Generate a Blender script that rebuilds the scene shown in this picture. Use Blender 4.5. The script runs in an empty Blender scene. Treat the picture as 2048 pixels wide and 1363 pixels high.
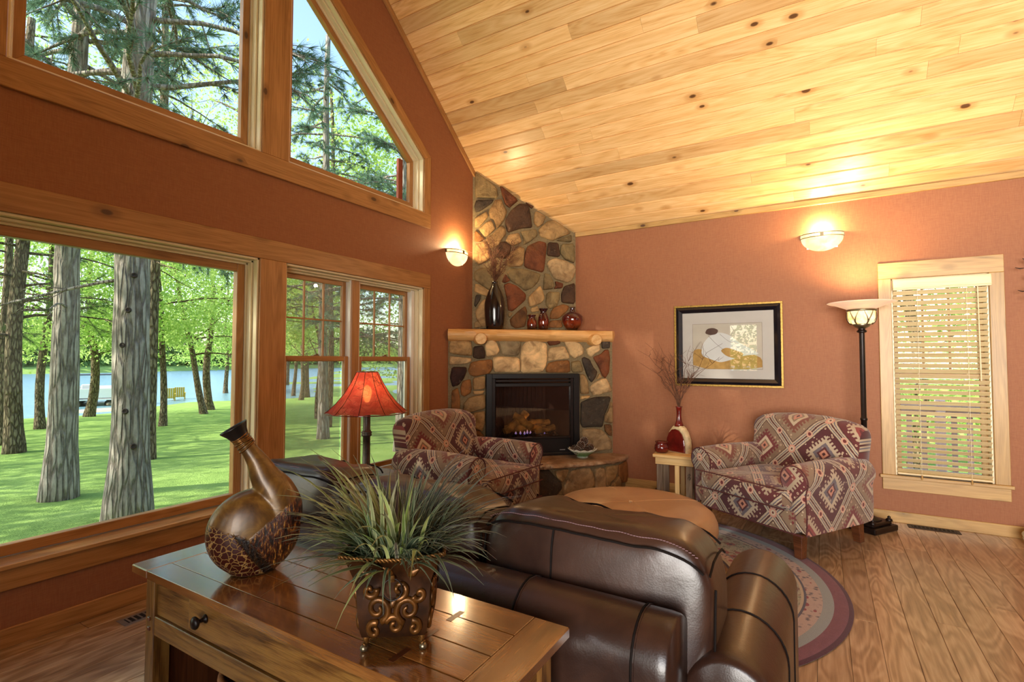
import bpy, bmesh, math, random
import numpy as np
from mathutils import Vector, Matrix, noise
R = random.Random(7)
PI = math.pi
SC = bpy.context.scene
COL = SC.collection
# ------------------------------------------------------------ camera, sky, sun, fill, exposure
def make_camera():
    yaw, pitch, roll = 0.5448, 0.0369, -0.0016
    F = Vector((math.cos(pitch)*math.cos(yaw), math.cos(pitch)*math.sin(yaw), math.sin(pitch)))
    r = Vector((math.sin(yaw), -math.cos(yaw), 0)); d = F.cross(r)
    c, s = math.cos(roll), math.sin(roll)
    r2, d2 = c*r+s*d, -s*r+c*d
    m = Matrix((( r2.x, -d2.x, -F.x, 0), (r2.y, -d2.y, -F.y, 0), (r2.z, -d2.z, -F.z, 1.35), (0, 0, 0, 1)))
    cam = bpy.data.cameras.new('camera'); o = bpy.data.objects.new('camera', cam); COL.objects.link(o)
    o.matrix_world = m
    cam.sensor_width = 36.0; cam.sensor_fit = 'HORIZONTAL'; cam.lens = 36.0*1022.0/2048.0
    cam.clip_start = 0.05; cam.clip_end = 600
    SC.camera = o
make_camera()
SC.view_settings.view_transform = 'Standard'; SC.view_settings.look = 'None'
SC.view_settings.gamma = 1.0; SC.view_settings.use_curve_mapping = False
SC.view_settings.exposure = 0.0
SC.cycles.use_denoising = True
SC.cycles.max_bounces = 8; SC.cycles.diffuse_bounces = 4; SC.cycles.glossy_bounces = 4
SC.cycles.transmission_bounces = 6; SC.cycles.transparent_max_bounces = 12
SC.cycles.sample_clamp_indirect = 6.0; SC.cycles.caustics_reflective = False; SC.cycles.caustics_refractive = False
W = bpy.data.worlds.new('world'); SC.world = W; W.use_nodes = True
wn = W.node_tree.nodes; wn.clear()
sky = wn.new('ShaderNodeTexSky'); sky.sky_type = 'NISHITA'; sky.sun_disc = False
sky.sun_elevation = math.radians(37); sky.sun_rotation = math.radians(-57); sky.air_density = 1.2; sky.dust_density = 1.5; sky.ozone_density = 1.5
bg = wn.new('ShaderNodeBackground'); bg.inputs[1].default_value = 0.5
wo = wn.new('ShaderNodeOutputWorld')
W.node_tree.links.new(sky.outputs[0], bg.inputs[0]); W.node_tree.links.new(bg.outputs[0], wo.inputs[0])
def light(name, kind, loc, energy, color, size=.1, size_y=None, direction=None, spot=None, blend=.6, spread=None):
    l = bpy.data.lights.new(name, kind); l.energy = energy; l.color = color
    if kind == 'AREA':
        l.size = size
        if size_y: l.shape = 'RECTANGLE'; l.size_y = size_y
        if spread: l.spread = spread
    elif kind == 'SUN': l.angle = size
    else: l.shadow_soft_size = size
    if kind == 'SPOT': l.spot_size = spot; l.spot_blend = blend
    o = bpy.data.objects.new(name, l); COL.objects.link(o); o.location = loc
    if direction is not None: o.rotation_euler = Vector(direction).to_track_quat('-Z', 'Y').to_euler()
    return o
SUN_DIR = Vector((.70, -.45, -.62))
light('sun', 'SUN', (-5, 8, 12), 9.5, (1, .93, .80), .012, direction=SUN_DIR)
# area fill lights added to brighten the room, from far side wall and rear
light('side_fill', 'AREA', (-2.35, -1.5, 1.6), 205, (1, .95, .89), 3.6, 2.3, direction=(1, .04, .22), spread=math.radians(84))
light('rear_fill', 'AREA', (3.4, -4.8, 2.0), 14, (1, .90, .78), 3.0, 2.4, direction=(.35, 1, -.15))

# ------------------------------------------------------------ helpers
def lin(c):
    if isinstance(c, str):
        c = c.lstrip('#'); c = [int(c[i:i+2], 16) for i in (0, 2, 4)]
    o = []
    for v in c[:3]:
        v /= 255.0; o.append(v/12.92 if v <= .04045 else ((v+.055)/1.055)**2.4)
    return (o[0], o[1], o[2], 1.0)
def link(o, parent=None):
    COL.objects.link(o)
    if parent is not None: o.parent = parent
    return o
def tag(o, label, cat, group=None, kind=None):
    if label: o['label'] = label
    if cat: o['category'] = cat
    if group: o['group'] = group
    if kind: o['kind'] = kind
    return o
def empty(name, loc=(0, 0, 0), rz=0, parent=None, **kw):
    o = bpy.data.objects.new(name, None); o.empty_display_size = .1; o.location = loc; o.rotation_euler = (0, 0, rz)
    link(o, parent)
    for k, v in kw.items(): o[k] = v
    return o
def thing(name, label, cat, loc=(0, 0, 0), rz=0, group=None):
    o = empty(name, loc, rz); tag(o, label, cat, group); return o
def copy_tree(o, parent=None):
    c = o.copy(); COL.objects.link(c)
    if parent is not None: c.parent = parent
    for ch in [x for x in o.children]: copy_tree(ch, c)
    return c
class MB:
    def __init__(s): s.v = []; s.f = []; s.uv = None
    def add(s, vs, fs, uvs=None):
        b = len(s.v); s.v += [tuple(x) for x in vs]; s.f += [tuple(i+b for i in f) for f in fs]
        if uvs is not None:
            if s.uv is None: s.uv = []
            s.uv += uvs
        return s
    def box(s, x0, x1, y0, y1, z0, z1, M=None):
        v = [Vector((x, y, z)) for z in (z0, z1) for y in (y0, y1) for x in (x0, x1)]
        if M is not None: v = [M @ p for p in v]
        return s.add(v, [(0, 2, 3, 1), (4, 5, 7, 6), (0, 1, 5, 4), (2, 6, 7, 3), (0, 4, 6, 2), (1, 3, 7, 5)])
    def lathe(s, prof, n=24, M=None, cap=True, a0=0, a1=2*PI):
        closed = abs(a1-a0-2*PI) < 1e-6; k = n if closed else n+1
        vs = []; fs = []
        for r, z in prof:
            for i in range(k):
                a = a0+(a1-a0)*i/n; vs.append(Vector((r*math.cos(a), r*math.sin(a), z)))
        for j in range(len(prof)-1):
            for i in range(n):
                i2 = (i+1) % k; fs.append((j*k+i, j*k+i2, (j+1)*k+i2, (j+1)*k+i))
        if cap and closed:
            if prof[0][0] > 1e-4: fs.append(tuple(range(k-1, -1, -1)))
            if prof[-1][0] > 1e-4: fs.append(tuple((len(prof)-1)*k+i for i in range(k)))
        if M is not None: vs = [M @ p for p in vs]
        return s.add(vs, fs)
    def tube(s, path, rad, n=8, cap=True, flat=1.0, up=None):
        path = [Vector(p) for p in path]; m = len(path)
        if not hasattr(rad, '__len__'): rad = [rad]*m
        vs = []; fs = []; pn = None
        for i, p in enumerate(path):
            t = (path[min(i+1, m-1)]-path[max(i-1, 0)])
            t = t.normalized() if t.length > 1e-9 else Vector((0, 0, 1))
            if pn is None:
                a = Vector(up) if up is not None else (Vector((0, 0, 1)) if abs(t.z) < .9 else Vector((1, 0, 0)))
                pn = (a - t*a.dot(t)).normalized()
            else:
                q = pn - t*pn.dot(t); pn = q.normalized() if q.length > 1e-6 else pn
            b = t.cross(pn)
            for k in range(n):
                an = 2*PI*k/n; vs.append(p+(pn*math.cos(an)+b*math.sin(an)*flat)*rad[i])
        for i in range(m-1):
            for k in range(n):
                k2 = (k+1) % n; fs.append((i*n+k, i*n+k2, (i+1)*n+k2, (i+1)*n+k))
        if cap and n > 2: fs.append(tuple(range(n-1, -1, -1))); fs.append(tuple((m-1)*n+k for k in range(n)))
        return s.add(vs, fs)
    def prism(s, poly, a, b, axis='z', M=None):
        """extrude 2-D polygon between a and b; axis names the extrusion axis"""
        def P(u, v, w):
            return Vector({'z': (u, v, w), 'y': (u, w, v), 'x': (w, u, v)}[axis])
        n = len(poly); vs = [P(u, v, a) for u, v in poly]+[P(u, v, b) for u, v in poly]
        if M is not None: vs = [M @ p for p in vs]
        fs = [tuple(range(n-1, -1, -1)), tuple(range(n, 2*n))]+[(i, (i+1) % n, n+(i+1) % n, n+i) for i in range(n)]
        return s.add(vs, fs)
    def build(s, name, mat=None, parent=None, smooth=False, bevel=0, seg=1, color=None, loc=None, kind=None, label=None, angle=None, fixn=True, subd=0):
        me = bpy.data.meshes.new(name); me.from_pydata(s.v, [], s.f)
        if s.uv is not None:
            l = me.uv_layers.new(name='UVMap'); l.data.foreach_set('uv', [c for q in s.uv for c in q])
        if fixn or bevel:
            bm = bmesh.new(); bm.from_mesh(me)
            if fixn: bmesh.ops.recalc_face_normals(bm, faces=bm.faces)
            if bevel:
                es = [e for e in bm.edges if len(e.link_faces) == 2 and e.calc_face_angle(0) > .6]
                bmesh.ops.bevel(bm, geom=es, offset=bevel, segments=seg, profile=.6, affect='EDGES', clamp_overlap=True)
            bm.to_mesh(me); bm.free()
        if smooth: me.polygons.foreach_set('use_smooth', [True]*len(me.polygons))
        if mat is not None: me.materials.append(mat.m if isinstance(mat, G) else mat)
        o = bpy.data.objects.new(name, me); link(o, parent)
        if smooth and angle is not None:
            try: me.set_sharp_from_angle(angle=angle)
            except Exception: pass
        if color is not None: o.color = lin(color)
        if loc is not None: o.location = loc
        if kind: o['kind'] = kind
        if label: o['label'] = label
        if subd:
            md = o.modifiers.new('sub', 'SUBSURF'); md.levels = md.render_levels = subd
        return o
def board(name, p0, p1, nrm, width, thick, mat, parent=None, bevel=.003, color=None, ext=0, kind=None):
    """a plank from p0 to p1 (centre line of its back face); local x runs along it, nrm is the face it shows; width across"""
    p0 = Vector(p0); p1 = Vector(p1); x = (p1-p0); L = x.length; x.normalize()
    z = Vector(nrm).normalized(); y = z.cross(x).normalized(); z = x.cross(y)
    me = MB().box(0, L, -width/2, width/2, 0, thick)
    o = me.build(name, mat, None, bevel=bevel, color=color, kind=kind)
    m = Matrix((x, y, z)).transposed().to_4x4(); m.translation = p0
    o.matrix_world = m
    if parent is not None:
        o.parent = parent; o.matrix_parent_inverse = Matrix()
        o.matrix_local = parent_world(parent).inverted() @ m
    return o
def parent_world(p):
    m = p.matrix_local.copy() if p.parent is None else parent_world(p.parent) @ p.matrix_local
    return m if p.parent is not None else Matrix.LocRotScale(p.location, p.rotation_euler, p.scale)
def smoothpoly(p, it=2, c=.2):
    for _ in range(it):
        q = []
        for i in range(len(p)):
            a, b = p[i], p[(i+1) % len(p)]
            q.append((a[0]*(1-c)+b[0]*c, a[1]*(1-c)+b[1]*c)); q.append((a[0]*c+b[0]*(1-c), a[1]*c+b[1]*(1-c)))
        p = q
    return p
def spline(pts, n=8):
    pts = [Vector(p) for p in pts]; P = [2*pts[0]-pts[1]]+pts+[2*pts[-1]-pts[-2]]; out = []
    for i in range(1, len(P)-2):
        for k in range(n):
            t = k/n
            out.append(.5*((2*P[i])+(-P[i-1]+P[i+1])*t+(2*P[i-1]-5*P[i]+4*P[i+1]-P[i+2])*t*t+(-P[i-1]+3*P[i]-3*P[i+1]+P[i+2])*t**3))
    out.append(pts[-1]); return out
def super_cushion(dims, e=(4, 4), nu=28, nv=14, puff=None, wr=0, seed=0, uvscale=None):
    """rounded box cushion (superellipsoid) with optional puff function and wrinkles"""
    def sp(c, p): return math.copysign(abs(c)**p, c)
    a, b, c = dims; m = MB(); vs = []; uv = []; e1, e2 = 2/e[0], 2/e[1]
    for j in range(nv+1):
        ph = -PI/2+PI*j/nv
        for i in range(nu):
            th = 2*PI*i/nu
            x = sp(math.cos(ph), e1)*sp(math.cos(th), e2); y = sp(math.cos(ph), e1)*sp(math.sin(th), e2); z = sp(math.sin(ph), e1)
            p = Vector((x*a, y*b, z*c))
            if puff: p = puff(p, x, y, z)
            if wr:
                q = Vector((p.x*3+seed, p.y*3, p.z*3)); p = p*(1+wr*(noise.noise(q)+.5*noise.noise(q*2.3)))
            vs.append(p)
    fs = []
    for j in range(nv):
        for i in range(nu):
            i2 = (i+1) % nu; f = (j*nu+i, j*nu+i2, (j+1)*nu+i2, (j+1)*nu+i); fs.append(f)
    m.add(vs, fs)
    return m
def boxuv(o, scale=1.0):
    """box projected UVs in metres, by dominant face normal"""
    me = o.data
    if not me.uv_layers: me.uv_layers.new(name='UVMap')
    d = me.uv_layers.active.data
    for p in me.polygons:
        n = p.normal; ax = max(range(3), key=lambda i: abs(n[i]))
        for li in p.loop_indices:
            c = me.vertices[me.loops[li].vertex_index].co
            u = (c.y, c.x, c.x)[ax]; v = (c.z, c.z, c.y)[ax]
            if ax == 2: v = c.y*1.0+.31
            d[li].uv = (u*scale, v*scale)
# ------------------------------------------------------------ shader graph
class V:
    def __init__(s, g, sock): s.g = g; s.s = sock
    def __add__(s, o): return s.g.math('ADD', s, o)
    __radd__ = __add__
    def __sub__(s, o): return s.g.math('SUBTRACT', s, o)
    def __rsub__(s, o): return s.g.math('SUBTRACT', o, s)
    def __mul__(s, o): return s.g.math('MULTIPLY', s, o)
    __rmul__ = __mul__
    def __truediv__(s, o): return s.g.math('DIVIDE', s, o)
    def gt(s, o): return s.g.math('GREATER_THAN', s, o)
    def lt(s, o): return s.g.math('LESS_THAN', s, o)
    def abs(s): return s.g.math('ABSOLUTE', s)
    def frac(s): return s.g.math('FRACT', s)
    def floor(s): return s.g.math('FLOOR', s)
    def sin(s): return s.g.math('SINE', s)
    def max(s, o): return s.g.math('MAXIMUM', s, o)
    def min(s, o): return s.g.math('MINIMUM', s, o)
class G:
    def __init__(s, name):
        s.m = bpy.data.materials.new(name); s.m.use_nodes = True; s.t = s.m.node_tree; s.t.nodes.clear()
    def put(s, k, v):
        if isinstance(v, V): s.t.links.new(v.s, k)
        elif isinstance(v, bpy.types.NodeSocket): s.t.links.new(v, k)
        elif isinstance(v, str) and v.startswith('#'): k.default_value = lin(v)
        elif hasattr(v, '__len__'):
            n = len(k.default_value); v = tuple(v)
            k.default_value = (v+(1.0,))[:n] if len(v) < n else v[:n]
        else: k.default_value = v
    def N(s, typ, ins=None, **pr):
        n = s.t.nodes.new('ShaderNode'+typ)
        for k, v in pr.items(): setattr(n, k, v)
        for k, v in (ins or {}).items(): s.put(n.inputs[k], v)
        return n
    def o(s, n, i=0): return V(s, n.outputs[i])
    def math(s, op, a, b=None, c=None):
        n = s.t.nodes.new('ShaderNodeMath'); n.operation = op
        for i, x in enumerate((a, b, c)):
            if x is not None: s.put(n.inputs[i], x)
        return V(s, n.outputs[0])
    def sstep(s, x, a, b):
        n = s.N('MapRange', {0: x, 1: a, 2: b, 3: 0.0, 4: 1.0}, interpolation_type='SMOOTHSTEP'); return s.o(n)
    def mix(s, f, a, b, blend='MIX'):
        n = s.t.nodes.new('ShaderNodeMix'); n.data_type = 'RGBA'; n.blend_type = blend
        s.put(n.inputs[0], f); s.put(n.inputs[6], a); s.put(n.inputs[7], b); return V(s, n.outputs[2])
    def ramp(s, f, stops, interp='LINEAR'):
        n = s.t.nodes.new('ShaderNodeValToRGB'); cr = n.color_ramp; cr.interpolation = interp
        while len(cr.elements) < len(stops): cr.elements.new(.5)
        for e, (p, c) in zip(cr.elements, stops): e.position = p; e.color = lin(c) if isinstance(c, str) else ((c, c, c, 1) if not hasattr(c, '__len__') else tuple(c))
        s.put(n.inputs[0], f); return V(s, n.outputs[0])
    def obj(s): return V(s, s.N('TexCoord').outputs['Object'])
    def uv(s): return V(s, s.N('TexCoord').outputs['UV'])
    def rnd(s): return V(s, s.N('ObjectInfo').outputs['Random'])
    def ocol(s): return V(s, s.N('ObjectInfo').outputs['Color'])
    def vm(s, op, a, b): 
        n = s.t.nodes.new('ShaderNodeVectorMath'); n.operation = op; s.put(n.inputs[0], a)
        if op == 'SCALE': s.put(n.inputs[3], b)
        else: s.put(n.inputs[1], b)
        return V(s, n.outputs[0])
    def sep(s, v): n = s.N('SeparateXYZ', {0: v}); return [V(s, n.outputs[i]) for i in range(3)]
    def comb(s, x, y, z=0.0): return s.o(s.N('CombineXYZ', {0: x, 1: y, 2: z}))
    def noise(s, v, scale=5, detail=3, rough=.55, dist=0.0, out=0):
        return s.o(s.N('TexNoise', {'Vector': v, 'Scale': scale, 'Detail': detail, 'Roughness': rough, 'Distortion': dist}), out)
    def vor(s, v, scale=5, feature='F1', out='Distance', rand=1.0):
        n = s.N('TexVoronoi', {'Vector': v, 'Scale': scale}, feature=feature)
        if 'Randomness' in n.inputs: n.inputs['Randomness'].default_value = rand
        return V(s, n.outputs[out])
    def bump(s, h, strength=.3, dist=.01):
        return s.o(s.N('Bump', {'Strength': strength, 'Distance': dist, 'Height': h}))
    def pbr(s, base, rough=.5, normal=None, metal=0.0, spec=.5, coat=0.0, sheen=0.0, trans=0.0, emit=None, estr=0.0, alpha=None, coatr=.08, coat_ior=1.5):
        n = s.N('BsdfPrincipled', {'Base Color': base, 'Roughness': rough, 'Metallic': metal, 'Specular IOR Level': spec, 'Coat Weight': coat, 'Coat Roughness': coatr, 'Coat IOR': coat_ior, 'Sheen Weight': sheen, 'Transmission Weight': trans})
        if normal is not None: s.put(n.inputs['Normal'], normal)
        if emit is not None: s.put(n.inputs['Emission Color'], emit); s.put(n.inputs['Emission Strength'], estr)
        s.out(n.outputs[0]); return s
    def out(s, sock):
        n = s.t.nodes.new('ShaderNodeOutputMaterial'); s.put(n.inputs[0], sock)
# ------------------------------------------------------------ materials
def wood(name, light, mid, dark, knots=1.0, rough=.42, k=(1.0, 10.0, 10.0), tint=.35, coat=.15, ring=14, bump=.12, knotcol='#4a2710', coatr=.25, lo=.27, hi=.66, coat_ior=1.5):
    g = G(name); r = g.rnd(); ob = g.obj()
    p = g.vm('ADD', ob, g.comb(r*37.0, r*91.0, r*17.0))
    ps = g.vm('MULTIPLY', p, k)
    n1 = g.noise(ps, 1.6, 5, .6, .3)
    n2 = g.noise(g.vm('MULTIPLY', p, (k[0]*.35, k[1]*.45, k[2]*.45)), 1.5, 2, .5, .6)
    rings = (n2*float(ring*2*PI)).sin()*.5+.5
    fine = g.noise(g.vm('MULTIPLY', p, (k[0]*3, k[1]*16, k[2]*16)), 2.0, 2)
    f = n1*.52+rings*.10+fine*.40
    c = g.ramp(f, [(lo, dark), ((lo+hi)/2-.02, mid), (hi, light)])
    if knots:
        pk = g.vm('MULTIPLY', p, (3.4, 6.5, 6.5))
        d = g.vor(pk, 1.0); cc = g.sep(g.vor(pk, 1.0, out='Color'))[0]
        gate = cc.gt(1-.42*knots)
        sz = cc*.13+.02
        halo = (1.0-g.sstep(d, sz*1.0, sz*2.4))*gate
        core = (1.0-g.sstep(d, sz*.55, sz*.95))*gate
        c = g.mix(halo*.55, c, dark); c = g.mix(core*.92, c, knotcol)
    c = g.mix(1.0, c, g.ramp(r, [(0, (1-tint, 1-tint*1.05, 1-tint*1.1, 1)), (.5, (1, 1, 1, 1)), (1, (1+tint*.25, 1+tint*.22, 1+tint*.18, 1))]), 'MULTIPLY')
    nm = g.bump(f, bump, .004)
    return g.pbr(c, rough, nm, coat=coat, coatr=coatr, coat_ior=coat_ior)
M_ = {}
M_['ceil'] = wood('knotty_pine_ceiling', '#efc78f', '#deae70', '#b67e42', knots=.8, rough=.36, tint=.3, coat=.2)
M_['trim'] = wood('knotty_pine_trim', '#bd8850', '#a3703c', '#75481d', knots=.7, rough=.4, tint=.14)
M_['sill'] = wood('polished_sill_pine', '#d2a56c', '#b98c55', '#8a5c2c', knots=.4, rough=.3, tint=.1, coat=1.0, coatr=.16, coat_ior=2.0)
M_['jamb'] = wood('pale_jamb_pine', '#f4e6c6', '#e8d6ae', '#c8ae7a', knots=.15, rough=.4, tint=.1)
M_['ptrim'] = wood('pale_pine_trim', '#c19a5c', '#ab844a', '#80602a', knots=1.0, rough=.45, tint=.12)
M_['blind'] = wood('blind_wood', '#e8d2a4', '#dac393', '#bfa26c', knots=0, rough=.45, tint=.06)
M_['mantel'] = wood('mantel_log_pine', '#eab878', '#d19a56', '#9c622c', knots=.5, rough=.42, k=(.8, 7, 7), tint=.05)
M_['logend'] = wood('log_end_grain', '#edc88f', '#d8a562', '#b27a3d', knots=0, rough=.55, k=(9, 9, 9), tint=.05, ring=5)
M_['oak'] = wood('stained_oak', '#94622f', '#74471f', '#452510', knots=0, rough=.2, k=(2.4, 14, 14), tint=.16, coat=1.0, ring=5, bump=.12, coatr=.12, lo=.33, hi=.62, coat_ior=2.1)
M_['oakd'] = wood('stained_oak_front', '#8d6530', '#66421c', '#38200c', knots=0, rough=.33, k=(2.4, 16, 16), tint=.12, coat=.25, ring=6, bump=.25, lo=.34, hi=.6)
M_['inlay'] = wood('dark_inlay', '#6f3f22', '#59301a', '#3b1d0e', knots=0, rough=.25, coat=.4)
M_['rustic'] = wood('weathered_barn_wood', '#a59078', '#7d6650', '#4d3a2b', knots=.4, rough=.75, tint=.3, coat=0, bump=.4)
M_['rusticpale'] = wood('pale_rustic_pine', '#e4c188', '#cfa566', '#94703c', knots=.5, rough=.6, tint=.15, coat=0)
M_['darkleg'] = wood('dark_leg_wood', '#6a3b20', '#4c2713', '#2c150a', knots=0, rough=.35, coat=.3)
def floor_mat():
    g = G('wood_laminate_floor'); r = g.rnd(); ob = g.obj()
    p = g.vm('ADD', ob, g.comb(r*57.0, r*23.0, 0.0))
    w = g.noise(g.vm('MULTIPLY', p, (1.1, 5.0, 1)), 1.3, 2, .5, .8)
    rings = (w*46.0).sin()*.5+.5
    n1 = g.noise(g.vm('MULTIPLY', p, (2.5, 40.0, 1)), 1.5, 4, .6)
    f = rings*.25+n1*.72
    c = g.ramp(f, [(.25, '#846648'), (.5, '#ab8d6c'), (.75, '#c6ac8c')])
    c = g.mix(1.0, c, g.ramp(r, [(0, (.80, .76, .72, 1)), (.5, (.98, .97, .95, 1)), (1, (1.08, 1.06, 1.04, 1))]), 'MULTIPLY')
    return g.pbr(c, n1*.12+.24, g.bump(f, .06, .002), coat=.6, coatr=.2)
M_['floor'] = floor_mat()
def paint(name, col, col2):
    g = G(name); ob = g.obj()
    a = g.noise(g.vm('MULTIPLY', ob, (1, 1, 14)), 18, 3, .6); b = g.noise(g.vm('MULTIPLY', ob, (14, 14, 1)), 18, 3, .6)
    f = (a+b)*.5
    c = g.mix(g.sstep(f, .35, .68), col, col2)
    return g.pbr(c, .62, g.bump(f, .25, .003), spec=.35)
M_['paint'] = paint('terracotta_linen_paint', '#90593a', '#9c6643')
M_['paintb'] = paint('terracotta_rear_paint', '#7c4f3c', '#885945')
def solid(name, col, rough=.5, metal=0.0, coat=0.0, var=.12, scale=9, spec=.5, bump=.0):
    g = G(name); n = g.noise(g.obj(), scale, 4, .6)
    c = g.mix(1.0, col, g.ramp(n, [(.25, (1-var*2, 1-var*2, 1-var*2, 1)), (.75, (1+var, 1+var, 1+var, 1))]), 'MULTIPLY')
    return g.pbr(c, rough, g.bump(n, bump, .003) if bump else None, metal=metal, coat=coat, spec=spec)
M_['mortar'] = solid('grey_mortar', '#877452', .9, var=.2, scale=60, bump=.5)
M_['black'] = solid('black_enamel_steel', '#14100f', .35, var=.1)
M_['blackgloss'] = solid('black_glazed_ceramic', '#171211', .16, coat=.6, var=.15)
M_['iron'] = solid('dark_bronze_iron', '#20130f', .38, metal=.35, var=.3, scale=25)
M_['nickel'] = solid('brushed_pewter', '#8b7f66', .35, metal=.9, var=.1)
M_['brass'] = solid('antique_brass_nail', '#b99758', .3, metal=.9, var=.1)
M_['dark'] = solid('dark_void', '#0c0908', .8)
M_['rope'] = solid('bronze_rope', '#7c5427', .4, metal=.7, var=.35, scale=90)
M_['twig'] = solid('dry_twig_bark', '#6a4129', .8, var=.35, scale=40)
M_['wicker'] = solid('wicker', '#8a5526', .6, var=.4, scale=60, bump=.5)
def stone_mat(name='field_stone', rough=.72):
    g = G(name); ob = g.obj(); r = g.rnd(); p = g.vm('ADD', ob, g.comb(r*13.0, r*29.0, r*7.0))
    n1 = g.noise(p, 7, 6, .62, .6); n2 = g.noise(p, 28, 5, .65); n3 = g.noise(p, 3.2, 3, .5, 1.0)
    c = g.mix(1.0, g.ocol(), g.ramp(n1, [(.28, (.34, .28, .22, 1)), (.5, (.95, .91, .84, 1)), (.72, (1.45, 1.38, 1.24, 1))]), 'MULTIPLY')
    c = g.mix(g.sstep(n3, .52, .74)*.45, c, '#6e4a26'); c = g.mix(g.sstep(n2, .6, .8)*.3, c, '#d8c3a0')
    return g.pbr(c, rough, g.bump(n1*.7+n2*.4, 1.0, .03), spec=.35)
M_['stone'] = stone_mat()
def slab_mat():
    g = G('hearth_slab_stone'); ob = g.obj(); n1 = g.noise(ob, 5, 6, .65, 1.0); n2 = g.noise(ob, 40, 4, .6)
    c = g.ramp(n1*.75+n2*.25, [(.3, '#6a4a33'), (.5, '#9a7a5c'), (.72, '#bda88d')])
    return g.pbr(c, .45, g.bump(n1*.5+n2*.5, .6, .012))
M_['slab'] = slab_mat()
def leather(name, dark, light, rough=.3, scale=220, coat=.15):
    g = G(name); ob = g.obj(); n = g.noise(ob, 4, 4, .6, .5); v = g.vor(ob, scale); w = g.noise(g.vm('MULTIPLY', ob, (1, 1, 1)), 11, 3, .5, 1.5)
    c = g.mix(g.sstep(n, .3, .75), dark, light)
    h = v*.12+w*.75+n*1.0
    return g.pbr(c, n*.16+rough-.08, g.bump(h, .10, .012), coat=coat, coatr=.25, spec=.5)
M_['leather'] = leather('dark_brown_leather', '#281711', '#40281d', .33)
M_['seam'] = solid('dark_leather_seam', '#120a07', .7, spec=.15)
M_['stitch'] = solid('mauve_stitch_thread', '#8d6f74', .7)
M_['tan'] = leather('caramel_leather', '#a8835d', '#bc9872', .34, 260, .12)
M_['tanseam'] = solid('pale_seam', '#d1a87a', .6)
def kilim(name, warm=0.0, S=1.0):
    g = G(name); x, y, _ = g.sep(g.uv())
    x = x*(1/.50*S); y = y*(1/.55*S)
    s = x+y; t = x-y
    fs = s.frac()-.5; ft = t.frac()-.5; a = fs.abs(); b = ft.abs()
    m = a.max(b); tang = a.gt(b); tg = g.math('ADD', tang*ft, (1.0-tang)*fs)
    par = g.math('MODULO', (s.floor()+t.floor()*2.0+400.0), 4.0)/4.0+.05
    field = g.ramp(par, [(0, '#5c2628'), (.25, '#857059'), (.5, '#4a1e24'), (.75, '#8d7960')], 'CONSTANT')
    inner = g.ramp(par, [(0, '#b9a78b'), (.25, '#6e2a2c'), (.5, '#bfb096'), (.75, '#7b4a3a')], 'CONSTANT')
    inner2 = g.ramp(par, [(0, '#8a3f3c'), (.25, '#cdbda2'), (.5, '#66646b'), (.75, '#c4b496')], 'CONSTANT')
    wob = g.noise(g.uv(), 60, 2)*.02-.01
    mm = m+wob
    teeth = ((tg*13.0+.25).frac()).lt(.55)
    c = field
    tz = mm.gt(.215)*mm.lt(.285); c = g.mix(tz*teeth, c, inner)
    c = g.mix(mm.lt(.225), c, inner); c = g.mix(mm.lt(.165), c, inner2); c = g.mix(mm.lt(.105), c, field); c = g.mix(mm.lt(.07), c, '#c98d74'); c = g.mix(mm.lt(.03), c, '#3a1416')
    # little scattered motifs in the field
    vd = g.vor(g.comb(x, y), 19.0, rand=.55); vc = g.sep(g.vor(g.comb(x, y), 19.0, out='Color', rand=.55))[0]
    zone = g.math('ADD', mm.gt(.29)*mm.lt(.39), mm.gt(.11)*mm.lt(.16)*.6)
    c = g.mix(zone*vd.lt(.30)*vc.gt(.35), c, '#cdbb9c'); c = g.mix(zone*vd.lt(.15), c, '#8a3a3a')
    # lattice bands
    c = g.mix(mm.gt(.395), c, '#3a1d1c'); c = g.mix(mm.gt(.412), c, '#bfb094'); c = g.mix(mm.gt(.445), c, '#5a5f6e'); c = g.mix(mm.gt(.462), c, '#bfb094'); c = g.mix(mm.gt(.485), c, '#471f20')
    # rosettes at the crossings and mid-bands
    rr = g.math('SQRT', (.5-a)*(.5-a)+(.5-b)*(.5-b))
    c = g.mix(rr.lt(.085), c, '#cf9a84'); c = g.mix(rr.lt(.05), c, '#cfbfa2'); c = g.mix(rr.lt(.022), c, '#5c2021')
    q = g.math('SQRT', (.5-m)*(.5-m)+tg*tg); c = g.mix(q.lt(.07), c, '#d3a78e'); c = g.mix(q.lt(.035), c, '#6b2526')
    n = g.noise(g.uv(), 7, 3); weave = g.noise(g.vm('MULTIPLY', g.uv(), (260, 420, 1)), 1.0, 1)
    c = g.mix(1.0, c, g.ramp(n*.6+weave*.5, [(.25, (.72, .68, .66, 1)), (.8, (1.15, 1.12, 1.08, 1))]), 'MULTIPLY')
    c = g.mix(.22, c, '#6a4440')
    if warm: c = g.mix(warm, c, '#a8642c', 'SOFT_LIGHT')
    return g.pbr(c, .85, g.bump(weave, .35, .002), sheen=.25, spec=.25)
M_['kilim'] = kilim('kilim_tapestry_fabric')
M_['piping'] = solid('maroon_piping', '#5a2a28', .85, var=.3, scale=120)
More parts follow.
